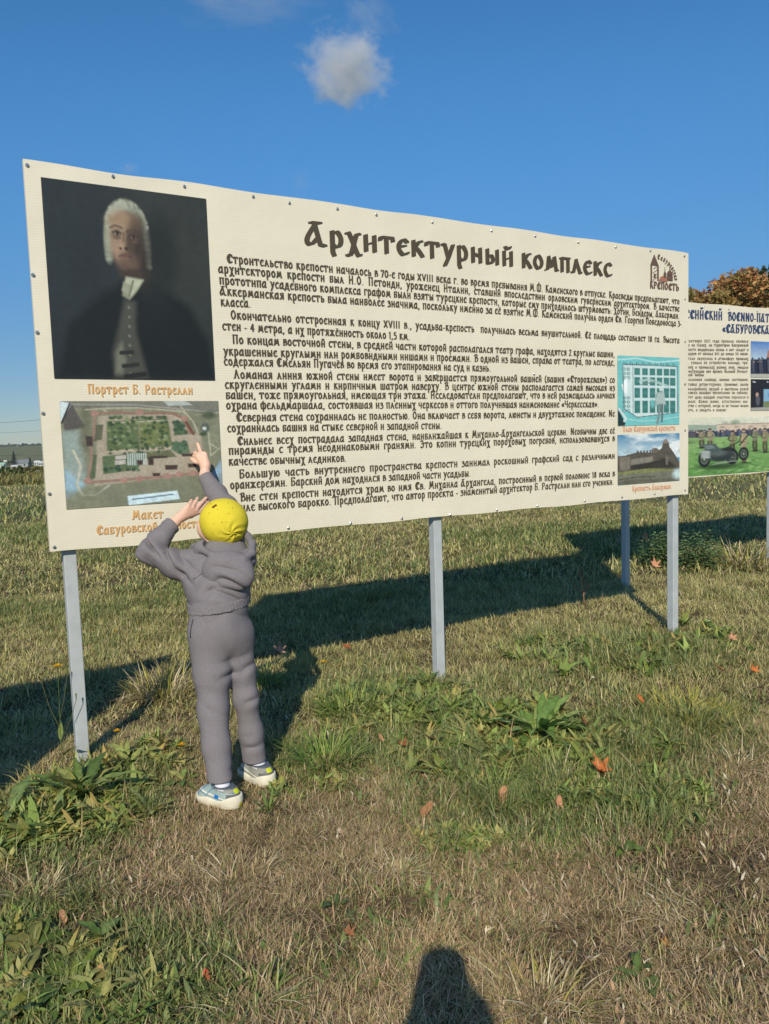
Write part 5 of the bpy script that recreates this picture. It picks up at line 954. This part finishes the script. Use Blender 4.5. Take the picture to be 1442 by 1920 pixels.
rosette('dock_plant', 300, 1852, 'two pale drooping leaves right of the largest lower-left weed', 'weed', 4, (.08, .13), (.03, .045), (.0, .5), [srgb(140, 142, 88)], seed=26)
rosette('dock_plant', 190, 1905, 'broad feathery weed below the largest lower-left weed', 'weed', 10, (.08, .15), (.03, .045), seed=29)
rosette('dock_plant', 1195, 1835, 'small dark weed in the dry grass right of the cast shadow', 'weed', 6, (.06, .1), (.025, .04), (.1, .9), [srgb(84, 102, 52)], seed=27)
rosette('dock_plant', 640, 1700, 'thin dark weed in the dry grass left of the cast shadow', 'weed', 5, (.05, .1), (.02, .03), (.3, 1.1), [srgb(90, 106, 60)], seed=28)
tuft(612, 1440, 'big spreading tuft of coarse grass left of the middle post', 240, (.14, .34), (.004, .008), GRS, (.1, 1.35), .08)
tuft(655, 1345, 'tall upright green grass clump behind the big spreading tuft', 200, (.14, .30), (.004, .007), GRS, (.05, .5), .11)
tuft(1290, 1345, 'yellowish upright grass clump in front of the right post', 220, (.13, .26), (.004, .007), YEL, (.05, .8), .16)
tuft(1393, 1065, 'straw-yellow tuft beside the nettles', 240, (.34, .6), (.006, .012), np.concatenate([YEL, DRY]), (.1, 1.1), .2)
tuft(1050, 1470, 'combed green grass clump beneath the biggest dock', 260, (.14, .28), (.004, .007), GRS, (.5, 1.4), .15)
tuft(925, 1500, 'green grass clump with dry tips beside the standing tan leaf', 160, (.10, .22), (.003, .006), GRS, (.3, 1.3), .1)
tuft(628, 1545, 'pale dry tuft flattened in the bare patch', 110, (.07, .16), (.003, .005), DRY, (.8, 1.5), .04)
tuft(748, 1640, 'bleached dry tuft in the foreground left of the cast shadow', 120, (.07, .16), (.003, .005), DRY, (.3, 1.4), .05)
tuft(306, 1305, 'tall straw tuft catching the sun at the edge of the shadow', 240, (.18, .34), (.004, .008), np.concatenate([YEL, DRY]), (.05, .8), .13)
tuft(92, 1500, 'arching yellow grass tuft behind the large dock', 130, (.15, .3), (.003, .006), YEL, (.2, 1.2), .08)
tuft(452, 1650, 'dry pale tuft in front of the child', 130, (.07, .17), (.003, .005), DRY, (.4, 1.4), .09)
tuft(1385, 1440, 'dry whitish tuft near the right edge', 130, (.1, .2), (.003, .006), DRY, (.4, 1.4), .07)
tuft(470, 1890, 'mixed green and dry tuft at the bottom between the weeds and the shadow', 160, (.08, .18), (.003, .005), np.concatenate([GRS, DRY]), (.4, 1.4), .08)
tuft(1010, 1880, 'olive tuft right of the cast shadow', 140, (.08, .18), (.003, .005), np.concatenate([YEL, DRY]), (.4, 1.4), .09)
tuft(1290, 1720, 'long dry blades swept over in the foreground right', 120, (.15, .3), (.003, .005), DRY, (.9, 1.5), .08, azm=2.2)
tuft(60, 1690, 'sparse dry tuft above the lower-left weeds', 90, (.1, .2), (.003, .005), DRY, (.4, 1.3), .06)
tuft(500, 1285, 'sunlit grass clump where the child\'s shadow meets the board\'s shadow', 130, (.12, .24), (.004, .007), GRS, (.1, .9), .09)
tuft(1010, 1600, 'short green tuft below the standing tan leaf', 110, (.05, .12), (.003, .005), GRS, (.2, 1.3), .09)
# fallen leaves
def maple(r):
    pts = []; 
    for k in range(5):
        a = math.radians(90 + (k - 2) * 52); R = (.75, .95, 1.1, .95, .75)[k]
        pts += [(R * .45 * math.cos(a + .30), R * .45 * math.sin(a + .30)), (R * .8 * math.cos(a + .14), R * .8 * math.sin(a + .14)), (R * math.cos(a), R * math.sin(a)), (R * .78 * math.cos(a - .15), R * .78 * math.sin(a - .15))][::-1]
    pts = sorted(pts, key=lambda p: math.atan2(p[1], p[0])); return [(0, -.35)] + pts
def oval(r): return [(.5 * math.sin(t) * (1 + .1 * math.sin(3 * t)), -math.cos(t)) for t in np.linspace(0, 2 * math.pi, 15)[:-1]]
def dead_leaf(px, py, label, size, col, kind='oval', tilt=(.2, .1), rz=0., curl=.35, h=.012, name='fallen_leaf'):
    size *= 1.2; r = random.Random(int(px + py)); out = (maple if kind == 'maple' else oval)(r); b = gz(px, py); mb = MB(); n = len(out); rings = [0, .45, .8, 1.0]; vs = []
    for q in rings:
        for (x, y) in (out if q else [(0, 0)]):
            x2, y2 = x * q, y * q; vs.append((x2 * size, y2 * size, size * (curl * (x2 * x2 * 1.2 + .4 * y2 * y2) + .06 * math.sin(7 * x2 + 3 * y2))))
    fs = [(0, 1 + k, 1 + (k + 1) % n) for k in range(n)]
    for j in range(2): fs += [(1 + j * n + k, 1 + (j + 1) * n + k, 1 + (j + 1) * n + (k + 1) % n, 1 + j * n + (k + 1) % n) for k in range(n)]
    mb.add(vs, fs, col)
    for i in range(len(vs)): q = .75 + .5 * vnoise(vs[i][0] / size * 2.5 + px, vs[i][1] / size * 2.5, 3); mb.c[i] = tuple(min(1, c * float(q)) for c in col)
    mb.tube([(0, 0, 0), (0, -.6 * size, .02 * size), (.06 * size, -1.12 * size if kind != 'maple' else -.8 * size, .03 * size)], .0012, 4, tuple(c * .7 for c in col))
    o = mb.obj(name, M_dead, None, True); o.location = (b[0], b[1], b[2] + h + size * abs(math.sin(tilt[0])) * .8); o.rotation_euler = (tilt[0], tilt[1], rz); return tag(o, label, 'leaf', 'fallen autumn leaves in the grass')
OR, TAN, BRN, PNK = srgb(190, 112, 58), srgb(186, 136, 92), srgb(150, 98, 64), srgb(188, 138, 104)
dead_leaf(1129, 1468, 'largest orange maple leaf below the biggest dock', .066, OR, 'maple', (.55, .2), .5, .3, .03)
dead_leaf(801, 1534, 'tan oval leaf lying in the bare grass below the middle post', .036, TAN, 'oval', (.35, -.2), -.6, .25, .02)
dead_leaf(942, 1508, 'narrow tan leaf standing on edge', .034, PNK, 'oval', (1.3, .3), .25, .5, .005)
dead_leaf(760, 1420, 'wide brown leaf lying left of the dark green rosette', .046, BRN, 'maple', (.3, .1), .9, .3, .05)
dead_leaf(812, 1414, 'second brown leaf, resting on top of the dark green rosette', .04, BRN, 'maple', (.4, .1), 2.2, .3, .06)
dead_leaf(822, 1444, 'small brown leaf low in front of the dark green rosette', .03, TAN, 'oval', (.3, .2), 1.4, .3, .04)
dead_leaf(1099, 1390, 'brown curled leaf at the right side of the biggest dock', .04, BRN, 'maple', (.6, .2), 1.2, .4, .07)
dead_leaf(1415, 1276, 'small orange leaf near the right edge', .04, OR, 'maple', (.7, .1), .3, .4, .04)
dead_leaf(1347, 1267, 'small reddish leaf left of the orange one near the right edge', .035, BRN, 'oval', (.5, .2), .9, .4, .04)
dead_leaf(1373, 1217, 'pinkish leaf in the grass to the right of the right post', .042, PNK, 'maple', (.9, .2), .2, .4, .04)
dead_leaf(1201, 1335, 'small orange leaf among grass in front of the right post', .028, OR, 'oval', (.5, .2), .2, .4, .05)
dead_leaf(1228, 1080, 'tan leaf standing upright left of the right post near the nettles', .075, PNK, 'maple', (1.1, .1), .3, .4, .05)
dead_leaf(1211, 1046, 'pinkish leaf caught on the nettles', .055, PNK, 'oval', (1.2, .1), .3, .4, .20)
dead_leaf(525, 1246, 'dry grey-pink leaf standing in the shadow right of the child', .05, srgb(168, 136, 118), 'maple', (1.25, .1), .2, .5, .05)
dead_leaf(652, 1230, 'orange leaf at the edge of the board\'s shadow', .045, srgb(164, 96, 56), 'maple', (.4, .1), .8, .3, .04)
dead_leaf(1048, 1518, 'thin tan leaf stuck upright below the biggest dock', .026, PNK, 'oval', (1.2, .2), .4, .5, .01)
dead_leaf(1234, 1537, 'faded orange leaf in the dry grass right of the orange maple leaf', .022, TAN, 'oval', (.4, .2), .8, .3, .01)
dead_leaf(1294, 1600, 'small pale leaf in the dry foreground right', .022, TAN, 'oval', (.5, .3), 1.8, .3, .01)
dead_leaf(1250, 1778, 'yellow-brown leaf among the long dry blades', .024, srgb(170, 130, 74), 'maple', (.3, .1), .8, .3, .01)
dead_leaf(655, 1752, 'rusty leaf half buried left of the cast shadow', .022, BRN, 'maple', (.9, .1), .3, .4, .0)
dead_leaf(118, 1732, 'pinkish curled leaf above the lower-left weeds', .02, PNK, 'oval', (.8, .2), .8, .5, .01)
dead_leaf(190, 1850, 'small orange-brown leaf at the right side of the lower-left weeds', .018, TAN, 'oval', (.9, .2), .1, .4, .02)
dead_leaf(388, 1846, 'reddish leaf lying between the lower-left weeds and the cast shadow', .016, srgb(186, 96, 62), 'oval', (.5, .2), .5, .4, .01)
dead_leaf(715, 1400, 'faint pink leaf in the grass behind the wide brown leaf', .02, PNK, 'oval', (.6, .2), .5, .4, .03)
# yellow hawkbit flowers
def hawkbit(px, py, label, ht, rad=.017, stem=True, cy=None):
    b = gz(px, py); mb = MB(); r = random.Random(int(px)); root = empty('hawkbit', b); tag(root, label, 'flower', 'yellow flowers in the grass')
    top = Vector((.012 * r.uniform(-1, 1), .01, ht)); s = MB(); s.tube([(0, 0, 0), (top.x * .4, .0, ht * .5), top], .0016, 5, srgb(96, 112, 56)); s.obj('stem', M_leaf, root)
    for lay in range(3):
        n = 14 - 3 * lay
        for k in range(n):
            a = 6.283 * (k + .3 * lay + r.random() * .3) / n; R = rad * (1 - .22 * lay) * r.uniform(.85, 1.1); d = Vector((math.cos(a), math.sin(a), 0)); q = Vector((-d.y, d.x, 0)); t0 = Vector((0, -.012, .0)); z = .003 + .003 * lay
            mb.add([top + d * .002, top + d * R * .6 + q * .0026 + Vector((0, 0, z)), top + d * R + Vector((0, 0, z * .6 + .002)), top + d * R * .6 - q * .0026 + Vector((0, 0, z))], [(0, 1, 2, 3)], srgb(238, 190, 24) if r.random() < .7 else srgb(226, 160, 20))
    fl = mb.obj('flower_head', M_petal, root); return root
hawkbit(606, 1298, 'brightest yellow flower right of the child, at the edge of the shadow', .175, .034)
hawkbit(341, 1432, 'yellow flower low in the grass left of the child\'s legs', .085, .022)
hawkbit(219, 1412, 'orange-yellow flower just right of the left post', .10, .022)
hawkbit(218, 1194, 'tiny yellow flower in the sunlit grass behind the left post', .05, .022)
hawkbit(1277, 1108, 'yellow flower right beside the right post', .09, .022)
hawkbit(118, 1442, 'tall thin flowering stem with one orange bloom beside the left post', .50, .028)
fs = MB(); b0 = gz(118, 1440)
for (dx, dz0, dz1, ex) in ((.0, .20, .42, -.065), (.0, .24, .46, .055), (.0, .14, .34, .09)): fs.tube([(dx, 0, dz0), (dx + ex * .6, -.01, (dz0 + dz1) / 2), (dx + ex, -.01, dz1), (dx + ex, -.01, dz1 + .03)], [.0016, .0014, .0014, .0042], 5, srgb(110, 112, 70))
fb = [o for o in COL.objects if o.name.startswith('hawkbit')][-1]; fs.obj('side_stems', M_leaf, fb)
lf = MB(); blade_leaf(lf, (0, 0, .12), 1.9, .11, .026, 1.2, .6, srgb(110, 124, 60)); blade_leaf(lf, (0, 0, .05), -.4, .13, .03, .9, .3, srgb(104, 120, 56)); lf.obj('stem_leaf', M_leaf, fb, True)
# bare dry stalk, nettles, small daisies
st = MB(); cs = srgb(150, 120, 92); st.tube([(0, 0, 0), (-.01, 0, .14), (-.03, 0, .26), (-.045, 0, .36)], [.007, .006, .005, .003], 6, cs); st.tube([(-.01, 0, .13), (-.09, .01, .19), (-.11, .01, .22)], [.005, .004, .002], 5, cs); st.tube([(-.006, 0, .10), (.03, .01, .17), (.035, .01, .23)], [.005, .004, .002], 5, cs)
for (x, z) in ((-.03, .25), (-.024, .29), (-.012, .2), (.03, .17)): st.tube([(x, 0, z), (x + .012, -.01, z + .02), (x + .016, -.01, z + .035)], [.003, .006, .002], 5, cs)
so_ = st.obj('dry_stalk', nmat('dry_stem', attr=True, rough=.8, noise=(120, .2)), None, True); so_.location = gz(1096, 1138); tag(so_, 'bare brown branching stalk in front of the board\'s shadow', 'dry plant')
def nettles(px, py, n, R, H, label, seed):
    r = random.Random(seed); b = gz(px, py); root = empty('nettle_clump', b); tag(root, label, 'weed', 'nettles behind the right post'); sm = MB(); lm = MB()
    for k in range(n):
        a = r.random() * 6.28; q = R * math.sqrt(r.random()); h = r.uniform(*H); x0, y0 = q * math.cos(a), q * math.sin(a); lx, ly = r.uniform(-.1, .1), r.uniform(-.1, .1); sm.tube([(x0, y0, 0), (x0 + lx * .5, y0 + ly * .5, h * .5), (x0 + lx, y0 + ly, h)], [.004, .003, .0015], 4, srgb(86, 92, 52))
        m = int(h / .035)
        for j in range(m):
            t = (j + .8) / m; p = (x0 + lx * t, y0 + ly * t, h * t)
            for s_ in (0, 1): blade_leaf(lm, p, a + j * 1.57 + s_ * math.pi + r.uniform(-.3, .3), r.uniform(.05, .10) * (1.15 - .5 * t), r.uniform(.028, .042), r.uniform(.1, .7), r.uniform(-.6, .0), tuple(c * r.uniform(.8, 1.2) for c in r.choice([srgb(96, 122, 72), srgb(114, 138, 84), srgb(140, 156, 104), srgb(82, 108, 62)])), nseg=4, rnd=r)
    sm.obj('stems', M_leaf, root); lm.obj('leaves', M_leaf, root, True)
nettles(1222, 1062, 30, .26, (.16, .42), 'leafy green nettle clump between the two right-hand posts', 3); nettles(1305, 1064, 44, .36, (.16, .40), 'wider nettle clump right of the right post', 4)
def daisy(px, py, label):
    b = gz(px, py); root = empty('clover_flower', b); tag(root, label, 'flower', 'small white flowers'); s = MB(); s.tube([(0, 0, 0), (0, 0, .07)], .0015, 5, srgb(96, 112, 56)); s.obj('stem', M_leaf, root); h_ = MB()
    for k in range(12): a = k * .52; d = Vector((math.cos(a), math.sin(a), 0)); q = Vector((-d.y, d.x, 0)); h_.add([Vector((0, 0, .07)), Vector((0, 0, .074)) + d * .008 + q * .003, Vector((0, 0, .076)) + d * .014, Vector((0, 0, .074)) + d * .008 - q * .003], [(0, 1, 2, 3)], srgb(226, 222, 206))
    h_.obj('flower_head', M_petal, root)
daisy(1329, 1183, 'tiny white flower right of the right post foot'); daisy(1112, 1296, 'small white flower in the grass beyond the biggest dock')
# ------------------------------------------------------------------ trees
def leaf_cloud(n, center, rad, size, pal, seed, clumps=60, hollow=.55):
    """leaves gathered into clumps through an uneven crown"""
    r = np.random.default_rng(seed); d = r.normal(0, 1, (clumps, 3)); d /= np.linalg.norm(d, axis=1)[:, None]; q = r.uniform(hollow, 1.04, clumps) ** .8
    cc = np.array(center) + d * q[:, None] * np.array(rad); cr = r.uniform(.13, .26, clumps) * min(rad); cb = r.uniform(0, 1, clumps)
    k = r.integers(0, clumps, n); o = r.normal(0, 1, (n, 3)); o /= np.linalg.norm(o, axis=1)[:, None]; p = cc[k] + o * (cr[k] * r.uniform(.35, 1.15, n) ** .7)[:, None] * np.array([1.15, 1.15, .8])
    a = r.normal(0, 1, (n, 3)); a /= np.linalg.norm(a, axis=1)[:, None]; b = np.cross(a, r.normal(0, 1, (n, 3))); b /= np.linalg.norm(b, axis=1)[:, None]; s = size * r.uniform(.6, 1.25, n)[:, None]
    co = np.stack([p - a * s, p + b * s * .55 + a * s * .1, p + a * s, p - b * s * .55 + a * s * .1], 1).reshape(-1, 3); pi = np.clip((cb[k] * len(pal) + r.normal(0, .8, n)).astype(int), 0, len(pal) - 1); col = np.array(pal)[pi] * r.uniform(.75, 1.2, (n, 1))
    return co, np.arange(4 * n).reshape(-1, 4), np.repeat(col, 4, 0)
M_crown = nmat('tree_leaf', attr=True, rough=.6, trans=.25, spec=.2); M_bark = nmat('bark', srgb(98, 84, 70), .9, noise=(6, .25), bump=(25, .8, .03))
def tree(name, x, y, h, cz, rad, n, size, pal, label, seed, clumps=70, trunk=.16, group=None):
    r = random.Random(seed); z = float(terrain(x, y)); root = empty(name, (x, y, z)); tag(root, label, 'tree', group); t = MB(); c = Vector((0, 0, cz))
    t.tube([(0, 0, -.2), (.05, 0, cz * .4), (-.05, .05, cz * .8), (0, 0, cz + rad[2] * .6)], [trunk, trunk * .8, trunk * .55, trunk * .15], 10)
    for k in range(9): a = k * 2.4 + r.random(); z0 = cz * r.uniform(.55, 1.0); q = r.uniform(.6, .9); e = Vector((math.cos(a) * rad[0] * q, math.sin(a) * rad[1] * q, cz + rad[2] * r.uniform(-.3, .6))); s0 = Vector((0, 0, z0)); t.tube([s0, s0.lerp(e, .5) + Vector((0, 0, .15)), e], [trunk * .42, trunk * .24, trunk * .06], 7)
    t.obj('trunk', M_bark, root, True); co, q_, col = leaf_cloud(n, c, rad, size, pal, seed, clumps); link('crown', mesh_np('crown', co, q_, None, col), M_crown, root); return root
AUT = [srgb(172, 120, 76), srgb(192, 146, 90), srgb(204, 166, 106), srgb(172, 148, 90), srgb(146, 138, 80), srgb(184, 126, 84), srgb(126, 124, 74), srgb(158, 136, 82)]; DGR = [srgb(72, 84, 46), srgb(92, 98, 52), srgb(62, 76, 44), srgb(118, 108, 58), srgb(84, 92, 54)]
p = J(1366, 560, 33); tree('maple_tree', p[0], p[1], 8, 5.25, (2.55, 2.5, 2.6), 26000, .095, AUT, 'orange autumn maple behind the field-photo board', 5, 90)
p = J(1446, 560, 36); tree('leafy_tree', p[0], p[1], 9, 5.9, (2.3, 2.4, 2.9), 20000, .11, DGR, 'darker green tree right of the orange maple', 8, 80)
# ------------------------------------------------------------------ far left: weeds, shrubs, village
def at_d(px, d): q = cdir(px, 860); q = q / q[1]; return q[0] * d, d
sx = []; 
n = 26000; yy = rng.uniform(38, 66, n); xx = -yy * rng.uniform(.30, .62, n); keep = fbm(xx * .22, yy * .22, 91) > .40; xx, yy = xx[keep], yy[keep]; m = len(xx)
pal = np.array([srgb(150, 142, 84), srgb(128, 126, 76), srgb(104, 114, 66), srgb(160, 148, 92), srgb(118, 108, 72)]); cw = pick(pal, m); cw = cw * (.7 + .6 * fbm(xx * .4, yy * .4, 5)[:, None])
co, cc, q, t = blades(xx, yy, terrain(xx, yy), rng.uniform(.2, .7, m) * (.4 + fbm(xx * .3, yy * .3, 14)), rng.uniform(.03, .07, m), rng.uniform(0, 6.28, m), np.abs(rng.normal(.4, .3, m)), rng.uniform(0, 1.2, m), cw)
tag(link('tall_weeds', mesh_np('tall_weeds', co, q, t, cc), M_tuft), 'tall yellowing weeds at the far side of the field on the left', 'weeds', kind='stuff')
def bush(x, y, rad, n, size, pal, label, seed):
    z = float(terrain(x, y)); co, q_, col = leaf_cloud(n, (0, 0, rad[2] * .75), rad, size, pal, seed, 30, .2); o = link('bush', mesh_np('bush', co, q_, None, col), M_crown); o.location = (x, y, z); tag(o, label, 'bush', 'bushes beyond the field')
GB = [srgb(70, 92, 56), srgb(86, 106, 66), srgb(60, 80, 50)]; YB = [srgb(150, 138, 78), srgb(128, 122, 70), srgb(112, 112, 64)]
x, y = at_d(14, 52); bush(x, y, (1.3, .7, .42), 4200, .07, GB, 'dark green bush at the far side of the field, furthest left', 3)
x, y = at_d(62, 48); bush(x, y, (1.1, .7, .44), 4200, .06, YB, 'yellowing bush beside the left edge of the portrait board', 4)
x, y = at_d(38, 58); bush(x, y, (1.0, .7, .40), 3800, .07, [srgb(128, 120, 80), srgb(108, 106, 70)], 'brownish bush between the green and yellow bushes', 6)
M_wall = nmat('whitewash', srgb(196, 196, 190), .8, noise=(1.2, .06)); M_roof = nmat('grey_roof', srgb(120, 124, 126), .7, noise=(2, .1)); M_dark = nmat('window_dark', srgb(50, 56, 62), .3)
def house(px, d, w_, dp, hw, hr, label, wallm, roofm, rz=0.2):
    x, y = at_d(px, d); root = empty('house', (x, y, float(terrain(x, y)) - .2), rz); tag(root, label, 'house', 'houses of the far village'); mb = MB(); mb.box((-w_ / 2, -dp / 2, 0), (w_ / 2, dp / 2, hw)); mb.obj('wall', wallm, root)
    r_ = MB(); e = .4; r_.add([(-w_ / 2 - e, -dp / 2 - e, hw), (w_ / 2 + e, -dp / 2 - e, hw), (w_ / 2 + e, dp / 2 + e, hw), (-w_ / 2 - e, dp / 2 + e, hw), (-w_ / 2 - e, 0, hw + hr), (w_ / 2 + e, 0, hw + hr)], [(0, 1, 5, 4), (2, 3, 4, 5), (0, 4, 3), (1, 2, 5), (0, 3, 2, 1)]); r_.obj('roof', roofm, root)
    for k in (-1, 1): b_ = MB(); b_.box((k * w_ * .25 - .5, -dp / 2 - .03, hw * .35), (k * w_ * .25 + .5, -dp / 2 + .05, hw * .8)); b_.obj('window', M_dark, root)
M_gw = nmat('grey_boards', srgb(150, 156, 152), .8, noise=(1, .1))
house(40, 560, 9, 7, 3.0, 2.4, 'pale grey house with grey roof in the village', M_gw, M_roof, .3); house(70, 620, 3.6, 5, 2.4, 1.6, 'small white house nearest the portrait board\'s edge', M_wall, M_wall, .1); house(79, 585, 3, 5, 2.4, 1.3, 'low white shed right of the small white house', M_wall, M_wall, -.1); house(27, 500, 3.6, 5, 1.6, 1.0, 'low white shed in front of the grey house', M_wall, M_wall, .2); house(3, 540, 4, 6, 2.4, 1.6, 'white house with pale green roof, furthest left', M_wall, nmat('green_roof', srgb(150, 190, 160), .7), .1)
SPR = [srgb(52, 64, 46), srgb(62, 74, 52), srgb(46, 58, 42)]
def spruce(px, d, h, w_, label, seed):
    x, y = at_d(px, d); r = np.random.default_rng(seed); root = empty('spruce_tree', (x, y, float(terrain(x, y)) - .3)); tag(root, label, 'tree', 'trees in the far village'); t = MB(); t.tube([(0, 0, 0), (0, 0, h)], [.22, .04], 7); t.obj('trunk', M_bark, root); n = 5000
    z = h * r.uniform(.08, 1, n) ; R = w_ * (1.03 - z / h) * (.6 + .4 * np.sin(z * 5)) * np.sqrt(r.uniform(.2, 1, n)); a = r.uniform(0, 6.28, n); p = np.stack([R * np.cos(a), R * np.sin(a), z - .25 * R], 1); s = .35 * r.uniform(.6, 1.2, (n, 1)); d_ = np.stack([np.cos(a), np.sin(a), -.4 + 0 * a], 1); b = np.stack([-np.sin(a), np.cos(a), 0 * a], 1)
    co = np.stack([p - d_ * s, p + b * s * .5, p + d_ * s, p - b * s * .5], 1).reshape(-1, 3); link('crown', mesh_np('crown', co, np.arange(4 * n).reshape(-1, 4), None, np.repeat(np.array(SPR)[r.integers(0, 3, n)], 4, 0)), M_crown, root)
spruce(26, 540, 11.5, 5.2, 'tall dark spruce above the far village', 1); spruce(56, 570, 7, 2.4, 'slim dark spruce right of the tall one', 2)
x, y = at_d(48, 600); tree('village_tree', x, y, 5, 2.2, (6, 3, 1.8), 3000, .35, SPR, 'low row of dark foliage behind the grey house', 4, 30, .2, 'trees in the far village'); x, y = at_d(10, 620); tree('village_tree', x, y, 6, 2.6, (7, 3, 2.2), 3000, .35, [srgb(74, 88, 66), srgb(64, 80, 60)], 'green village tree left of the tall spruce', 6, 30, .2, 'trees in the far village')
# woods along the ridge
n = 14000; yy = rng.uniform(1350, 1560, n); xx = -yy * rng.uniform(-.6, .75, n); kp = fbm(xx / 60, yy / 60, 71) > .46; xx, yy = xx[kp], yy[kp]; n = len(xx); zz = terrain(xx, yy) + rng.uniform(0, 5, n) * (.4 + fbm(xx / 25, yy / 25, 72)); a = rng.normal(0, 1, (n, 3)); a /= np.linalg.norm(a, axis=1)[:, None]; b = np.cross(a, rng.normal(0, 1, (n, 3))); b /= np.linalg.norm(b, axis=1)[:, None]; p = np.stack([xx, yy, zz], 1); s = rng.uniform(1.2, 3, (n, 1)); co = np.stack([p - a * s, p + b * s, p + a * s, p - b * s], 1).reshape(-1, 3)
tag(link('ridge_woods', mesh_np('ridge_woods', co, np.arange(4 * n).reshape(-1, 4), None, np.repeat(pick(np.array([srgb(62, 78, 62), srgb(74, 88, 66)]), n), 4, 0)), M_crown), 'dark woods along the top of the far hills', 'woods', kind='stuff')
# power line: two wires sagging between poles outside the picture, a lamp post in the village
M_wire = nmat('wire', srgb(92, 104, 116), .5, noise=(1, .05))
def wire(pa, pb, da, db, r_, label):
    A = Vector(J(*pa, da)); B = Vector(J(*pb, db)); d = (B - A); A2 = A - d * 3; B2 = B + d * 3; m = MB(); m.tube([A2.lerp(B2, k / 16) - Vector((0, 0, 1.2 * 4 * (k / 16) * (1 - k / 16))) + Vector((0, 0, 1.2)) for k in range(17)], r_, 5); o = m.obj('overhead_wire', M_wire, None, True); tag(o, label, 'power line', 'overhead wires on the left')
wire((0, 793), (74, 787.5), 95, 95, .022, 'upper overhead wire crossing the sky left of the portrait board'); wire((0, 812), (74, 808), 95, 95, .016, 'lower, fainter overhead wire crossing the sky left of the portrait board')
x, y = at_d(10, 430); lp = empty('lamp_post', (x, y, float(terrain(x, y)))); tag(lp, 'white-topped pole standing before the far village', 'lamp post'); m = MB(); m.tube([(0, 0, 0), (0, 0, 5.0)], .12, 6); m.obj('pole', M_gw, lp); m = MB(); m.box((-.9, -.3, 5.0), (.9, .3, 5.9)); m.obj('lamp_head', M_wall, lp)
# ------------------------------------------------------------------ clouds: real drifting vapour high over the field
def cloud(name, px, py, d, w_, h_, dens, label, seed, tilt=0.0):
    c = Vector(EYE) + Vector(cdir(px, py)) * d; me = bpy.data.meshes.new(name); bm = bmesh.new(); bmesh.ops.create_icosphere(bm, subdivisions=3, radius=1.0); bm.to_mesh(me); bm.free(); o = link(name, me, None); o.location = c; o.scale = (w_, w_ * .7, h_); o.rotation_euler = (0, tilt, math.atan2(-c.x, c.y))
    mt = bpy.data.materials.new(name); mt.use_nodes = True; t = mt.node_tree; N = t.nodes; L = t.links; N.remove(N['Principled BSDF']); v = N.new('ShaderNodeVolumePrincipled'); v.inputs['Color'].default_value = (1, 1, 1, 1); v.inputs['Anisotropy'].default_value = .2
    tc = N.new('ShaderNodeTexCoord'); ln = N.new('ShaderNodeVectorMath'); ln.operation = 'LENGTH'; mp = N.new('ShaderNodeMapping'); mp.inputs['Location'].default_value = (seed * 3.7, seed * 1.3, seed); L.new(tc.outputs['Object'], mp.inputs[0]); L.new(tc.outputs['Object'], ln.inputs[0])
    nz = N.new('ShaderNodeTexNoise'); nz.inputs['Scale'].default_value = 2.3; nz.inputs['Detail'].default_value = 8; nz.inputs['Roughness'].default_value = .66; L.new(mp.outputs[0], nz.inputs[0])
    ml = N.new('ShaderNodeMath'); ml.operation = 'MULTIPLY_ADD'; ml.inputs[1].default_value = 2.0; ml.inputs[2].default_value = -.42; L.new(nz.outputs[0], ml.inputs[0])
    f = N.new('ShaderNodeMath'); f.operation = 'MULTIPLY_ADD'; L.new(ln.outputs['Value'], f.inputs[0]); f.inputs[1].default_value = -.72; L.new(ml.outputs[0], f.inputs[2])
    mr = N.new('ShaderNodeMapRange'); mr.inputs[1].default_value = .05; mr.inputs[2].default_value = .55; mr.inputs[3].default_value = 0; mr.inputs[4].default_value = dens; L.new(f.outputs[0], mr.inputs[0]); L.new(mr.outputs[0], v.inputs['Density']); L.new(v.outputs[0], N['Material Output'].inputs['Volume']); me.materials.append(mt)
    tag(o, label, 'cloud', 'small clouds'); return o
cloud('cloud', 648, 128, 1400, 100, 86, .05, 'small white cloud above the middle of the large board', 2, .2)
cloud('cloud', 690, 25, 1500, 75, 50, .006, 'thin wisp trailing up from the small white cloud', 4, .6)
cloud('cloud', 455, -5, 1500, 190, 42, .005, 'faint wide wisp at the top of the sky', 6)
cloud('cloud', 243, 317, 1500, 26, 16, .016, 'tiny puff just above the portrait end of the board', 3)
cloud('cloud', 565, 342, 1500, 26, 34, .007, 'faint puff just above the board left of its heading', 5)
# ------------------------------------------------------------------ air
hz = MB(); hz.box((-2400, -40, -14), (2400, 2450, 36)); me = hz.mesh('haze'); hm = bpy.data.materials.new('haze'); hm.use_nodes = True; hm.node_tree.nodes.remove(hm.node_tree.nodes['Principled BSDF'])
hv = hm.node_tree.nodes.new('ShaderNodeVolumePrincipled'); hv.inputs['Color'].default_value = (.86, .92, 1, 1); hv.inputs['Density'].default_value = .0001; hm.node_tree.links.new(hv.outputs[0], hm.node_tree.nodes['Material Output'].inputs['Volume'])
ho = link('haze', me, hm); tag(ho, 'thin pale haze over the distant hills', 'haze', kind='stuff')
